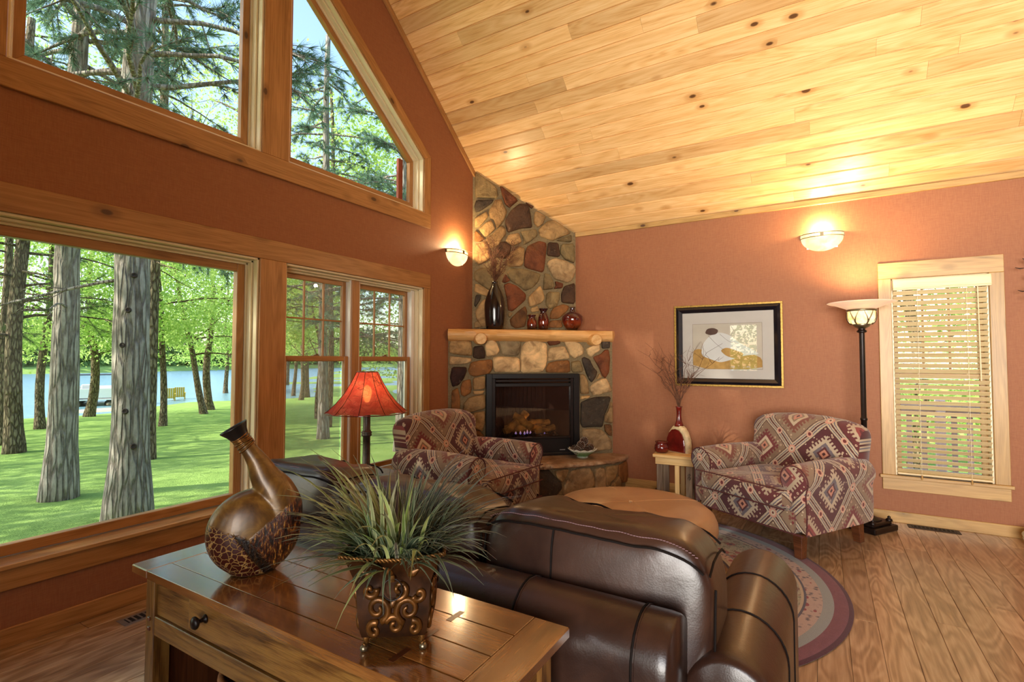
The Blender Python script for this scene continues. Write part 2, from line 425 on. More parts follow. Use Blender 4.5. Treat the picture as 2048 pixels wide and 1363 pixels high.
def rug_mat():
    g = G('oriental_rug_pile'); ob = g.obj(); x, y, z = g.sep(ob)
    r = g.math('SQRT', x*x+y*y)/1.243; th = g.math('ARCTAN2', y, x)
    v1 = g.vor(ob, 9.0); v2 = g.vor(ob, 30.0); n = g.noise(ob, 16, 4, .7, 1.5); c2 = g.vor(ob, 22.0, out='Color'); cr = g.sep(c2)[0]
    field = g.ramp(cr*.6+n*.4, [(0.2, '#3a3524'), (.4, '#7c5a2c'), (.55, '#5a3a2a'), (.7, '#94803f')])
    bord = g.ramp(n*.8+v2*.3, [(.3, '#3c3a38'), (.42, '#767a6c'), (.56, '#a4a28c'), (.68, '#6b4a48'), (.8, '#8f8a7c')])
    bord = g.mix(v1.lt(.28)*n.gt(.4), bord, '#8b4c4c'); bord = g.mix(v1.lt(.12), bord, '#3c3a4a'); bord = g.mix(v2.lt(.12), bord, '#c9bda2')
    small = g.mix(g.sstep(n*.6+v2*.7, .35, .62), '#57525e', '#b09a90'); small = g.mix(g.vor(g.comb(th*11.0, r*20.0), 1.0, rand=.5).lt(.24), small, '#8a4248'); 
    mar = g.mix(n, '#63303a', '#85505a')
    def band(c, a, col): return g.mix(r.gt(a), c, col)
    c = field
    c = band(c, .50, '#2b2230'); c = band(c, .515, '#a79f8b'); c = band(c, .53, small); c = band(c, .575, '#6f7280'); c = band(c, .585, bord)
    c = band(c, .80, '#b3a48e'); c = band(c, .812, '#54505e'); c = band(c, .822, small); c = band(c, .885, '#8d9496'); c = band(c, .928, mar); c = band(c, .982, '#4a1420')
    pile = g.noise(ob, 320, 1)
    c = g.mix(1.0, c, g.ramp(pile, [(.3, (.75, .75, .75, 1)), (.7, (1.12, 1.12, 1.12, 1))]), 'MULTIPLY')
    return g.pbr(c, .95, g.bump(pile, .6, .004), spec=.15, sheen=.2)
M_['rug'] = rug_mat()
def glass_mat(name, tint=(1, 1, 1), f0=.04, gloss=1.0):
    g = G(name); lw = g.N('LayerWeight', {'Blend': .12}); tr = g.N('BsdfTransparent', {0: tint}); gl = g.N('BsdfGlossy', {'Color': (1, 1, 1), 'Roughness': 0.0})
    fac = V(g, lw.outputs['Fresnel'])*gloss+f0
    mx = g.N('MixShader', {0: fac, 1: tr.outputs[0], 2: gl.outputs[0]}); g.out(mx.outputs[0]); return g
M_['glass'] = glass_mat('window_glass', (.97, .99, .98), .012, .35)
def screen():
    g = G('insect_screen'); a = g.N('BsdfTransparent', {}); b = g.N('BsdfDiffuse', {0: '#b9b6ae'}); m = g.N('MixShader', {0: .26, 1: a.outputs[0], 2: b.outputs[0]}); g.out(m.outputs[0]); return g
M_['screen'] = screen()
M_['artglass'] = glass_mat('picture_glass', (.97, .97, .97), .05, .6)
M_['fireglass'] = glass_mat('fireplace_glass', (.80, .76, .74), .05, .5)
def glow(name, col, strength, trans=.5, dim=1.0):
    g = G(name); n = g.noise(g.obj(), 9, 3, .6, 1.0)
    c = g.mix(g.sstep(n, .35, .75), col, '#fff0d2')
    c3 = g.mix(1.0, c, (dim, dim, dim, 1), 'MULTIPLY'); d = g.N('BsdfTranslucent', {0: c3}); d2 = g.N('BsdfPrincipled', {'Base Color': c3, 'Roughness': .35}); e = g.N('Emission', {0: c, 1: strength})
    m1 = g.N('MixShader', {0: trans, 1: d2.outputs[0], 2: d.outputs[0]}); a = g.N('AddShader', {0: m1.outputs[0], 1: e.outputs[0]}); g.out(a.outputs[0]); return g
M_['sconce'] = glow('sconce_alabaster_glass', '#ffe0a4', .62, .5, .16)
M_['torch'] = glow('torchiere_glass', '#f3e4d2', .22, .6)
M_['torchcup'] = glow('torchiere_cup_glass', '#ffc978', .75, .4, .5)
M_['bulb'] = glow('lamp_bulb', '#ffcf7a', 9.0, .0)
def shade_mat():
    g = G('red_rawhide_shade'); ob = g.obj(); n = g.noise(ob, 7, 5, .65, 1.2); vein = g.vor(g.vm('ADD', ob, g.vm('SCALE', g.noise(ob, 6, 3, .6, out=1), .2)), 14, 'DISTANCE_TO_EDGE')
    c = g.ramp(n, [(.3, '#a8382e'), (.5, '#d85a4a'), (.7, '#ec8468')]); c = g.mix((1.0-g.sstep(vein, .0, .035))*g.sstep(n, .45, .6)*.8, c, '#521512')
    a = g.N('BsdfTranslucent', {0: c}); b = g.N('BsdfPrincipled', {'Base Color': c, 'Roughness': .5, 'Normal': g.bump(n, .3, .01)})
    m = g.N('MixShader', {0: .58, 1: b.outputs[0], 2: a.outputs[0]}); tp = g.N('BsdfTransparent', {0: '#ff9a6a'}); m2 = g.N('MixShader', {0: .10, 1: m.outputs[0], 2: tp.outputs[0]}); g.out(m2.outputs[0]); return g
M_['shade'] = shade_mat()
def amber():
    g = G('amber_glazed_glass'); ob = g.obj(); x, y, z = g.sep(ob); n = g.noise(g.vm('MULTIPLY', ob, (30, 30, 6)), 1, 3)
    c = g.ramp(z*4.0+n*.5, [(.3, '#200a0a'), (.55, '#7a2b10'), (.75, '#4a1010'), (1.0, '#2a0a12')]); return g.pbr(c, .08, None, coat=.8, spec=.7)
M_['amber'] = amber()
M_['redglaze'] = solid('oxblood_glaze', '#6a1a14', .2, coat=.5, var=.3, scale=14)
M_['creamglaze'] = solid('cream_stoneware', '#cdb488', .55, var=.2, scale=30)
def green_glaze():
    g = G('green_white_glaze'); x, y, z = g.sep(g.obj()); n = g.noise(g.obj(), 30, 3)
    c = g.ramp(z*9.0+n*.35, [(.15, '#e7e4d3'), (.4, '#5d8a4c'), (.7, '#8fb37b'), (.95, '#eceada')]); return g.pbr(c, .25, None, coat=.4)
M_['greenglaze'] = green_glaze()
M_['cone'] = solid('pinecone_scale', '#5d3b28', .8, var=.4, scale=40)
M_['conetip'] = solid('pinecone_frosted_tip', '#cfc5b4', .8, var=.2)
def gourd():
    g = G('crackled_bronze_gourd'); ob = g.obj(); x, y, z = g.sep(ob); n = g.noise(ob, 14, 5, .65, .6)
    smooth_c = g.ramp(n, [(.25, '#2c1b0d'), (.5, '#63441d'), (.72, '#8d6930')])
    cr = g.vor(g.vm('ADD', ob, g.vm('SCALE', g.noise(ob, 20, 3, .6, out=1), .03)), 62, 'DISTANCE_TO_EDGE')
    crack_c = g.mix(g.sstep(cr, .03, .09), '#a07a44', '#3b120c'); ln = 1.0-g.sstep(cr, .03, .09)
    fine = g.noise(g.vm('MULTIPLY', ob, (30, 150, 42)), 1.0, 4, .7); fine_c = g.ramp(fine, [(.42, '#120806'), (.56, '#5a2b14'), (.66, '#c79440')])
    # y runs to the left of the picture, z up
    k = (z-.17)-(y*-.62)
    ya = y-.012; zv = g.math('ADD', (ya*.42).max(ya*-.78), .118)
    dl = (z-.118)*.62-ya+n*.02-.01; fm = g.sstep(dl, -.004, .008); band = g.sstep(dl, -.034, -.026)*(1.0-fm)
    top = g.sstep(z-zv+n*.02-.01, -.004, .008)
    neck = g.sstep(z, .25, .29)
    c = g.mix(fm, crack_c, fine_c); c = g.mix(band, c, g.mix(g.sstep(fine, .5, .7), '#120a07', '#4a2f16')); c = g.mix(top.max(neck), c, smooth_c)
    h = g.math('ADD', ln*(1.0-top)*(1.0-fm)*.9, fm.max(band)*(1.0-neck)*(1.0-top)*fine*1.2)
    return g.pbr(c, .34, g.bump(h, .8, .005), metal=.12, coat=.1)
M_['gourd'] = gourd()
M_['bronze'] = solid('embossed_bronze_tin', '#432610', .36, metal=.55, var=.5, scale=16, bump=.3)
M_['bronzehi'] = solid('gilt_bronze_scroll', '#6a431a', .34, metal=.6, var=.35, scale=40)
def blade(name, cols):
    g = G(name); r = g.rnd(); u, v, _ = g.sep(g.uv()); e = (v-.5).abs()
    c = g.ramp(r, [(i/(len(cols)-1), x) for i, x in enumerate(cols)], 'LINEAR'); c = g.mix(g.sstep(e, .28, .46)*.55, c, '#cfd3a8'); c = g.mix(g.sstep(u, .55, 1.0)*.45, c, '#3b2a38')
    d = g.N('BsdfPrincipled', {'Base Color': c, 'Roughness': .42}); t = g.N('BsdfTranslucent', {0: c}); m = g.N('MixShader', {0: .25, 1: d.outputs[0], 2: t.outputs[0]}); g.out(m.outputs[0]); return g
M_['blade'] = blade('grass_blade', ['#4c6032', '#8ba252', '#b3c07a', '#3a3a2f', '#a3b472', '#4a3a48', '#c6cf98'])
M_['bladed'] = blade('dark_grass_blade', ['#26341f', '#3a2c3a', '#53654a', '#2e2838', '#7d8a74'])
def leaf(name, a, b, tr=.5):
    g = G(name); n = g.noise(g.obj(), 1.1, 3); n2 = g.noise(g.obj(), 9.0, 1); c = g.mix(g.sstep(n*.6+n2*.5, .35, .75), a, b)
    d = g.N('BsdfDiffuse', {0: c}); t = g.N('BsdfTranslucent', {0: c}); m = g.N('MixShader', {0: tr, 1: d.outputs[0], 2: t.outputs[0]}); g.out(m.outputs[0]); return g
M_['leaf'] = leaf('spring_leaf', '#8fb44a', '#c9de86'); M_['leaf2'] = leaf('fresh_leaf', '#a2c256', '#dcea9a'); M_['needle'] = leaf('pine_needle', '#3c5c4c', '#7f9f86', .35); M_['needled'] = leaf('dark_conifer_needle', '#3e5a34', '#6f8c50', .35)
M_['far'] = leaf('far_tree', '#4f6a3c', '#7d9a58', .3)
def bark(name, a, b, c3, k=(15, 15, 1.7)):
    g = G(name); p = g.vm('MULTIPLY', g.obj(), k); e = g.vor(g.vm('ADD', p, g.vm('SCALE', g.noise(p, 1.2, 3, out=1), .5)), 1.0, 'DISTANCE_TO_EDGE'); n = g.noise(g.vm('MULTIPLY', g.obj(), (20, 20, 7)), 1.0, 4, .7)
    h = g.sstep(e, .02, .22); c = g.ramp(h*.3+n*.8, [(.3, a), (.55, b), (.85, c3)])
    return g.pbr(c, .9, g.bump(h*.8+n*.3, 1.0, .04), spec=.2)
M_['bark'] = bark('red_pine_bark', '#62574e', '#8f857b', '#b3a89c'); M_['bark2'] = bark('brown_bark', '#3d3226', '#6e5f4a', '#94856c', (16, 16, 4))
M_['knot'] = solid('branch_scar', '#3a3029', .95)
def lawn():
    g = G('mown_lawn'); ob = g.obj(); n = g.noise(ob, 1.3, 5, .6); n2 = g.noise(ob, 40, 3, .7); n3 = g.noise(g.vm('MULTIPLY', ob, (1, 1, 1)), 9, 3, .7)
    c = g.ramp(n*.45+n2*.35+n3*.25, [(.3, '#6c8a44'), (.55, '#94b05c'), (.75, '#b4c97a')]); return g.pbr(c, .95, g.bump(n2+n3, .8, .05), spec=.1)
M_['lawn'] = lawn()
def lake():
    g = G('lake_water'); ob = g.obj(); n = g.noise(g.vm('MULTIPLY', ob, (.8, 2.2, 1)), 1.6, 4, .6); return g.pbr(g.mix(n, '#557f8c', '#86a8b0'), .22, g.bump(n, .6, .25), spec=.5)
M_['lake'] = lake()
M_['white'] = solid('white_fibreglass', '#e9e7e2', .4, var=.03); M_['yellow'] = solid('yellow_lawn_chair', '#c6a435', .6, var=.1); M_['canvas'] = solid('navy_vinyl', '#39404e', .6)
M_['sand'] = solid('sandy_landing', '#cdb893', .9, var=.2, scale=4); M_['deck'] = wood('cedar_deck', '#f2dccf', '#e6c8b8', '#c9a08c', knots=0, rough=.7, coat=0)
M_['redpost'] = solid('barn_red_paint', '#9c3f2c', .6)
M_['paper'] = solid('art_paper', '#c9bfae', .8, var=.05); M_['mat'] = solid('mat_board', '#cdc6bd', .85, var=.03); M_['gold'] = solid('gilt_frame_edge', '#a8843c', .4, metal=.6, var=.3, scale=60)
M_['navy'] = solid('black_navy_lacquer', '#11121a', .18, coat=.5); M_['artwhite'] = solid('art_white_ink', '#dcdcd8', .85, var=.02); M_['artochre'] = solid('art_ochre_ink', '#bf9654', .85, var=.15, scale=22); M_['artbrown'] = solid('art_brown_ink', '#5d463c', .85); M_['artline'] = solid('art_umber_line', '#6b5546', .85)
M_['log'] = solid('ceramic_log', '#b98a3f', .8, var=.5, scale=14, bump=.6); M_['ember'] = solid('charred_coals', '#17110f', .9, var=.4)
M_['flute'] = solid('fluted_firebrick', '#3f2c28', .75, var=.3)
def flame_mat():
    g = G('gas_flame'); x, y, z = g.sep(g.obj()); c = g.ramp(z*9.0, [(0, '#6a70d8'), (.25, '#e0b0d8'), (.5, '#ffb060')]); e = g.N('Emission', {0: c, 1: 1.1}); t = g.N('BsdfTransparent', {}); m = g.N('MixShader', {0: .45, 1: t.outputs[0], 2: e.outputs[0]}); g.out(m.outputs[0]); return g
M_['flame'] = flame_mat()
M_['vent'] = solid('grey_vent_metal', '#8a8784', .45, metal=.4); M_['ventd'] = solid('brown_vent_metal', '#2e211c', .5, metal=.3); M_['badge'] = solid('silver_badge', '#c9c9c9', .35, metal=.7)
M_['lilac'] = solid('vinyl_track', '#e6dfd6', .4, var=.04); M_['heather'] = solid('dried_leaf', '#93937c', .9, var=.3); M_['darktwig'] = solid('dark_seed_twig', '#2a1812', .85); M_['redpetal'] = solid('dried_red_petal', '#8c3b34', .85); M_['cream'] = solid('cream_tuft', '#d8cba6', .9, var=.2, scale=60)
M_['lampbase'] = solid('bronzed_lamp_column', '#4d443a', .4, metal=.55, var=.35, scale=18)
# ------------------------------------------------------------ the room
XR, YL, XRID, SL = 5.3784, 3.2967, 1.44, .83
ZE = 2.8137
XB, YB = -2.5, -5.0
def roof(x): return ZE+SL*(XR-x) if x > XRID else ZE+SL*(XR-XRID)-SL*(XRID-x)
def structure(o): o['kind'] = 'structure'; return o
def sroot(name): return structure(empty(name))
# floor: backing slab with individual planks
fl = sroot('floor')
MB().box(XB, XR+.2, YB, YL+.2, -.06, -.012).build('underlay', M_['dark'], fl)
PW = .1305; rr = random.Random(3); y = -.351-PW*34
while y < YL-.001:
    y1 = min(y+PW, YL); x = XB-rr.random()*1.6 if y > -2.2 else XB
    while x < XR:
        L = rr.choice([1.22, 1.6, 2.0, 2.4]) if y > -2.2 else 8.2
        a, b = max(x, XB), min(x+L, XR)
        if b-a > .02:
            m = MB(); w = (y1-y)/2-.0005; l = (b-a)/2-.0006
            m.add([(-l, -w, -.012), (l, -w, -.012), (l, w, -.012), (-l, w, -.012), (-l, -w, -.002), (l, -w, -.002), (l, w, -.002), (-l, w, -.002), (-l+.002, -w+.002, 0), (l-.002, -w+.002, 0), (l-.002, w-.002, 0), (-l+.002, w-.002, 0)],
                  [(3, 2, 1, 0)]+[(i, (i+1) % 4, 4+(i+1) % 4, 4+i) for i in range(4)]+[(4+i, 4+(i+1) % 4, 8+(i+1) % 4, 8+i) for i in range(4)]+[(8, 9, 10, 11)])
            m.build('plank', M_['floor'], fl, loc=((a+b)/2, (y+y1)/2, 0))
        x += L
    y += PW
# walls
def wall_prisms(name, polys, mat, axis, a, b):
    m = MB()
    for p in polys: m.prism(p, a, b, axis)
    return structure(m.build(name, mat))
O1 = (.70, 2.083, .39, 2.045); O2 = (2.284, 3.772, .39, 2.045); O6 = (-.89, .50, .39, 2.045)
zt = 2.78
p = [[(XB, -.05), (XR+.2, -.05), (XR+.2, .39), (XB, .39)]]
for a, b in ((XB, -.89), (.50, .70), (2.083, 2.284), (3.772, XR+.2)): p.append([(a, .39), (b, .39), (b, 2.045), (a, 2.045)])
p.append([(XB, 2.045), (XR+.2, 2.045), (XR+.2, zt), (XB, zt)])
u1 = lambda x: 3.309+.797*(3.765-x)      # underside line of the raked window heads
p.append([(3.765, zt), (XR, zt), (XR, ZE), (3.765, roof(3.765)+.05)])
p.append([(2.09, zt), (2.287, zt), (2.287, 4.49), (2.09, 4.65)])
p.append([(3.765, 3.309), (3.765, roof(3.765)+.05), (XRID, roof(XRID)+.05), (XRID, 5.17)])
mx = lambda q: [(2*XRID-x, z) for x, z in q][::-1]
p.append([(XB, zt), (2*XRID-3.765, zt), (2*XRID-3.765, roof(3.765)+.05), (XB, ZE)])
p += [mx(p[-3]), mx(p[-2])]
wl = wall_prisms('wall_left', p, M_['paint'], 'y', YL, YL+.17)
WY0, WY1, WZ0, WZ1 = -1.135, -.513, .392, 2.042
wall_prisms('wall_right', [[(YB, -.05), (YL+.2, -.05), (YL+.2, WZ0), (YB, WZ0)], [(YB, WZ1), (YL+.2, WZ1), (YL+.2, ZE+.02), (YB, ZE+.02)], [(YB, WZ0), (WY0, WZ0), (WY0, WZ1), (YB, WZ1)], [(WY1, WZ0), (YL+.2, WZ0), (YL+.2, WZ1), (WY1, WZ1)]], M_['paint'], 'x', XR, XR+.17)
wall_prisms('wall_far', [[(YB, -.05), (-3.4, -.05), (-3.4, ZE+.02), (YB, ZE+.02)], [(.4, -.05), (1.3, -.05), (1.3, ZE+.02), (.4, ZE+.02)], [(1.9, -.05), (YL+.2, -.05), (YL+.2, ZE+.02), (1.9, ZE+.02)], [(1.3, -.05), (1.9, -.05), (1.9, 1.1), (1.3, 1.1)], [(1.3, 2.2), (1.9, 2.2), (1.9, ZE+.02), (1.3, ZE+.02)]], M_['paintb'], 'x', XB-.17, XB)
wall_prisms('wall_back', [[(XB, -.05), (XR+.2, -.05), (XR+.2, ZE), (XRID, roof(XRID)), (XB, ZE)]], M_['paintb'], 'y', YB-.17, YB)
# unseen patio opening on the far side wall, added to carry the fill light
pw = sroot('window_6')
for yy in (-3.35, -2.1, -.9, .35): MB().box(XB-.14, XB-.02, yy-.05, yy+.05, 0, 2.81).build('stile', M_['trim'], pw, bevel=.004)
MB().box(XB-.14, XB-.02, -3.4, .4, 2.70, 2.81).build('head_rail', M_['trim'], pw); MB().box(XB-.14, XB-.02, -3.4, .4, 0, .12).build('sill_rail', M_['trim'], pw)
# ceiling: dark backing and individual V-groove boards
ce = sroot('ceiling')
th = math.atan(SL); cs, sn = math.cos(th), math.sin(th)
def slope_pt(s, y, d=0): return (XR-s*cs-d*sn, y, ZE+s*sn-d*cs)
Ls = (XR-XRID)/cs
MB().prism([(XR+.25, ZE-.25*SL+.012), (XRID, roof(XRID)+.012), (XB-.2, roof(XB)-.16), (XB-.2, roof(XB)+.1), (XRID, roof(XRID)+.3), (XR+.25, ZE-.25*SL+.3)], YB-.17, YL+.45, 'y').build('roof_deck', M_['ceil'], ce)
rr = random.Random(11); s = 0.0; CW = .1295
while s < Ls-.01:
    w = min(CW, Ls-s); y = YL; first = True
    while y > YB:
        L = rr.choice([1.5, 2.1, 2.7, 3.4, 4.2])*(rr.uniform(.35, 1) if first else 1); first = False
        y0 = max(y-L, YB)
        if y0-YB < .5: y0 = YB
        hl = (y-y0)/2-.0006; hw = w/2; b = .0085; m = MB()
        # local x along the board, local z out of the ceiling into the room
        prof = [(-hw, -.012), (hw, -.012), (hw, -.009), (hw-b, .002), (-hw+b, .002), (-hw, -.009)]
        vs = [(-hl, q[0], q[1]) for q in prof]+[(hl, q[0], q[1]) for q in prof]
        m.add(vs, [tuple(range(5, -1, -1)), tuple(range(6, 12))]+[(i, (i+1) % 6, 6+(i+1) % 6, 6+i) for i in range(6)])
        o = m.build('plank', M_['ceil'], ce)
        X = Vector((0, 1, 0)); Z = Vector((-sn, 0, -cs)); Y = Z.cross(X)
        mt = Matrix((X, Y, Z)).transposed().to_4x4(); mt.translation = Vector(slope_pt(s+w/2, (y+y0)/2, 0)); o.matrix_local = mt
        y = y0
    s += CW
# crown boards
t1 = sroot('trim_1')
board('crown_board', (XR, YB, ZE-.027), (XR, 2.40, ZE-.027), (-1, 0, 0), .052, .022, M_['ptrim'], t1)
t2 = sroot('trim_2')
a = Vector((4.62, YL, roof(4.62)-.036)); b = Vector((XRID, YL, roof(XRID)-.036)); board('rake_board', a, b, (0, -1, 0), .05, .022, M_['trim'], t2)
# baseboards
bs = sroot('baseboard_right'); board('baseboard_board', (XR, -2.2, .0455), (XR, 1.86, .0455), (-1, 0, 0), .091, .016, M_['ptrim'], bs); board('baseboard_board', (XR, YB, .0455), (XR, -2.2, .0455), (-1, 0, 0), .091, .016, M_['ptrim'], bs)
bs = sroot('baseboard_left'); board('baseboard_board', (XB, YL, .0455), (1.9, YL, .0455), (0, -1, 0), .091, .016, M_['trim'], bs); board('baseboard_board', (1.9, YL, .0455), (4.0, YL, .0455), (0, -1, 0), .091, .016, M_['trim'], bs)

# ------------------------------------------------------------ windows
def wbar(parent, name, x0, x1, y0, y1, z0, z1, mat, bevel=.003):
    """bar with its local x along the longest side so that the grain runs along it"""
    d = [x1-x0, y1-y0, z1-z0]; k = d.index(max(d)); c = Vector(((x0+x1)/2, (y0+y1)/2, (z0+z1)/2))
    ax = [(0, 1, 2), (1, 2, 0), (2, 0, 1)][k]; e = [d[i]/2 for i in ax]
    o = MB().box(-e[0], e[0], -e[1], e[1], -e[2], e[2]).build(name, mat, parent, bevel=bevel)
    rot = Matrix(((0, 0, 0), (0, 0, 0), (0, 0, 0)))
    for j, i in enumerate(ax): rot[i][j] = 1
    m = rot.to_4x4(); m.translation = c; o.matrix_local = m; return o
TH = .019
def casing(w, name, x0, x1, z0, z1): return wbar(w, name, x0, x1, YL-TH, YL, z0, z1, M_['trim'])
def jambs(w, x0, x1, z0, z1, ya=None, yb=None, left=True):
    """stepped pale jamb liners around an opening in the gable wall"""
    ya = YL-.004; J = M_['jamb']
    for k, (t, yb) in enumerate(((.016, .118), (.030, .088), (.044, .066))):
        y0 = ya if k == 0 else ya+[0, .045, .085][k]; y1 = YL+.165
        o = [0, .016, .030][k]
        if left: wbar(w, 'jamb', x0+o, x0+o+.014, y0, y1, z0, z1, J, .002)
        wbar(w, 'jamb', x1-o-.014, x1-o, y0, y1, z0, z1, J, .002); wbar(w, 'jamb', x0+o, x1-o, y0, y1, z1-o-.014, z1-o, J, .002)
def sash(w, x0, x1, z0, z1, y, mat, fr=.045, th=.035, cols=1, rows=1, mun=.012, name='sash', bot=None):
    s = empty(name+'_frame', parent=w) if False else None
    bot = bot or fr
    f = MB(); f.box(x0, x0+fr, y-th/2, y+th/2, z0, z1); 
    sl = wbar(w, 'sash_stile', x0, x0+fr, y-th/2, y+th/2, z0, z1, mat); wbar(w, 'sash_stile', x1-fr, x1, y-th/2, y+th/2, z0, z1, mat)
    wbar(w, 'sash_rail', x0+fr, x1-fr, y-th/2, y+th/2, z0, z0+bot, mat); wbar(w, 'sash_rail', x0+fr, x1-fr, y-th/2, y+th/2, z1-fr, z1, mat)
    MB().box(x0+fr, x1-fr, y-.002, y+.002, z0+bot, z1-fr).build('pane', M_['glass'], w)
    for i in range(1, cols):
        xx = x0+fr+(x1-x0-2*fr)*i/cols; wbar(w, 'muntin', xx-mun/2, xx+mun/2, y-.009, y+.009, z0+bot, z1-fr, mat, .002)
    for j in range(1, rows):
        zz = z0+bot+(z1-fr-z0-bot)*j/rows; wbar(w, 'muntin', x0+fr, x1-fr, y-.008, y+.008, zz-mun/2, zz+mun/2, mat, .002)
YG = YL+.115
# 1: large picture window
w = sroot('window_1')
casing(w, 'head_casing', .50, 3.864, 2.045, 2.185); casing(w, 'post_casing', 2.083, 2.284, .405, 2.045); casing(w, 'post_casing', .50, .70, .405, 2.045)
jambs(w, .70, 2.083, .39, 2.045); sash(w, .744, 2.039, .40, 2.001, YG, M_['trim'], .052, .05)
wbar(w, 'stool', .40, 3.90, YL-.045, YL+.10, .372, .394, M_['sill']); wbar(w, 'apron', .45, 3.864, YL-TH, YL, .268, .372, M_['trim'])
# 2: pair of double-hung sashes
w = sroot('window_2'); casing(w, 'side_casing', 3.772, 3.862, .394, 2.045); jambs(w, 2.284, 3.772, .39, 2.045)
wbar(w, 'mullion', 2.955, 3.035, YL+.062, YL+.165, .39, 2.03, M_['trim'])
wbar(w, 'mullion_track', 2.942, 2.955, YL+.07, YL+.165, .39, 2.02, M_['lilac'], .001); wbar(w, 'mullion_track', 3.035, 3.048, YL+.07, YL+.165, .39, 2.02, M_['lilac'], .001)
wbar(w, 'track', 3.690, 3.728, YL+.07, YL+.165, .39, 2.02, M_['lilac'], .001)
for x0, x1 in ((2.328, 2.942), (3.048, 3.690)):
    sash(w, x0, x1, 1.335, 2.001, YG+.022, M_['trim'], .036, .03, 3, 2); sash(w, x0, x1, .40, 1.378, YG-.016, M_['trim'], .04, .032)
    MB().box(x0+.02, x1-.02, YL+.158, YL+.160, .42, 1.99).build('insect_screen', M_['screen'], w)
    lk = MB(); lk.box((x0+x1)/2-.03, (x0+x1)/2+.03, YG-.022, YG+.008, 1.378, 1.386); lk.box((x0+x1)/2-.008, (x0+x1)/2+.022, YG-.020, YG-.004, 1.386, 1.396); lk.build('sash_lock', M_['nickel'], w, bevel=.002)
# 3: tall centre window in the gable
def poly_ring(poly, t):
    """inset convex polygon by t (list of (x,z))"""
    n = len(poly); out = []
    cx = sum(q[0] for q in poly)/n; cz = sum(q[1] for q in poly)/n
    L = []
    for i in range(n):
        a = Vector(poly[i]); b = Vector(poly[(i+1) % n]); d = (b-a).normalized(); nn = Vector((-d.y, d.x))
        if nn.dot(Vector((cx, cz))-a) < 0: nn = -nn
        L.append((a+nn*t, d))
    for i in range(n):
        p0, d0 = L[i-1]; p1, d1 = L[i]; cr = d0.x*d1.y-d0.y*d1.x; k = ((p1-p0).x*d1.y-(p1-p0).y*d1.x)/cr
        q = p0+d0*k; out.append((q.x, q.y))
    return out
def edge_bars(w, name, poly, t0, t1, y0, y1, mat, skip=()):
    """one mitred bar per edge of a polygon, between insets t0 and t1"""
    A = poly_ring(poly, t0); B = poly_ring(poly, t1); n = len(poly)
    for i in range(n):
        if i in skip: continue
        q = [A[i], A[(i+1) % n], B[(i+1) % n], B[i]]
        a = Vector((q[0][0], 0, q[0][1])); b = Vector((q[1][0], 0, q[1][1])); X = (b-a).normalized(); Z = Vector((0, -1, 0)); Y = Z.cross(X)
        mt = Matrix((X, Y, Z)).transposed().to_4x4(); mt.translation = a; iv = mt.inverted()
        loc = [iv @ Vector((x, 0, z)) for x, z in q]
        o = MB().prism([(v.x, v.y) for v in loc], -y1, -y0, 'z').build(name, mat, w, bevel=.002); o.matrix_local = mt
def gable_window(wn, poly, bottom):
    w = sroot(wn)
    edge_bars(w, 'casing', poly, -.09, 0, YL-TH, YL, M_['trim'], skip=bottom)
    for k in range(3): edge_bars(w, 'jamb', poly, [0, .016, .030][k], [.014, .030, .044][k], YL-.004+[0, .045, .085][k], YL+.165, M_['jamb'])
    edge_bars(w, 'sash', poly, .044, .092, YG-.022, YG+.022, M_['trim'])
    MB().prism(poly_ring(poly, .092), YG-.002, YG+.002, 'y').build('pane', M_['glass'], w); return w
P3 = [(.785, 2.78), (2.083, 2.78), (2.083, 4.655), (1.44, 5.168), (.785, 4.646)]
w = gable_window('window_3', P3, (0, 1, 4))
wbar(w, 'sill_casing', -.98, 3.858, YL-TH-.0025, YL, 2.638, 2.78, M_['trim']); casing(w, 'post_casing', 2.083, 2.287, 2.78, 4.52); casing(w, 'post_casing', .593, .785, 2.78, 4.52)
P4 = [(2.287, 2.78), (3.765, 2.78), (3.765, 3.309), (2.287, 4.487)]
gable_window('window_4', P4, (0, 3))
P5 = [(2*XRID-x, z) for x, z in P4][::-1]
gable_window('window_5', P5, (2, 3))
w = sroot('window_7'); casing(w, 'side_casing', -.98, -.89, .394, 2.045); casing(w, 'head_casing', -.98, .50, 2.045, 2.185); jambs(w, -.89, .50, .39, 2.045); sash(w, -.846, .456, .40, 2.001, YG, M_['trim'], .05, .05)
# 8: window of the right-hand wall with its wooden blind
w = sroot('window_8'); PT = M_['ptrim']
wbar(w, 'side_casing', XR-TH, XR, WY1, WY1+.09, WZ0, WZ1, PT); wbar(w, 'side_casing', XR-TH, XR, WY0-.09, WY0, WZ0, WZ1, PT); wbar(w, 'head_casing', XR-TH, XR, WY0-.09, WY1+.09, WZ1, WZ1+.138, PT)
wbar(w, 'stool', XR-.034, XR+.10, WY0-.107, WY1+.107, WZ0-.026, WZ0, PT); wbar(w, 'apron', XR-TH, XR, WY0-.09, WY1+.09, WZ0-.124, WZ0-.026, PT)
wbar(w, 'jamb', XR, XR+.16, WY1-.014, WY1, WZ0, WZ1, M_['jamb']); wbar(w, 'jamb', XR, XR+.16, WY0, WY0+.014, WZ0, WZ1, M_['jamb']); wbar(w, 'jamb', XR, XR+.16, WY0, WY1, WZ1-.014, WZ1, M_['jamb'])
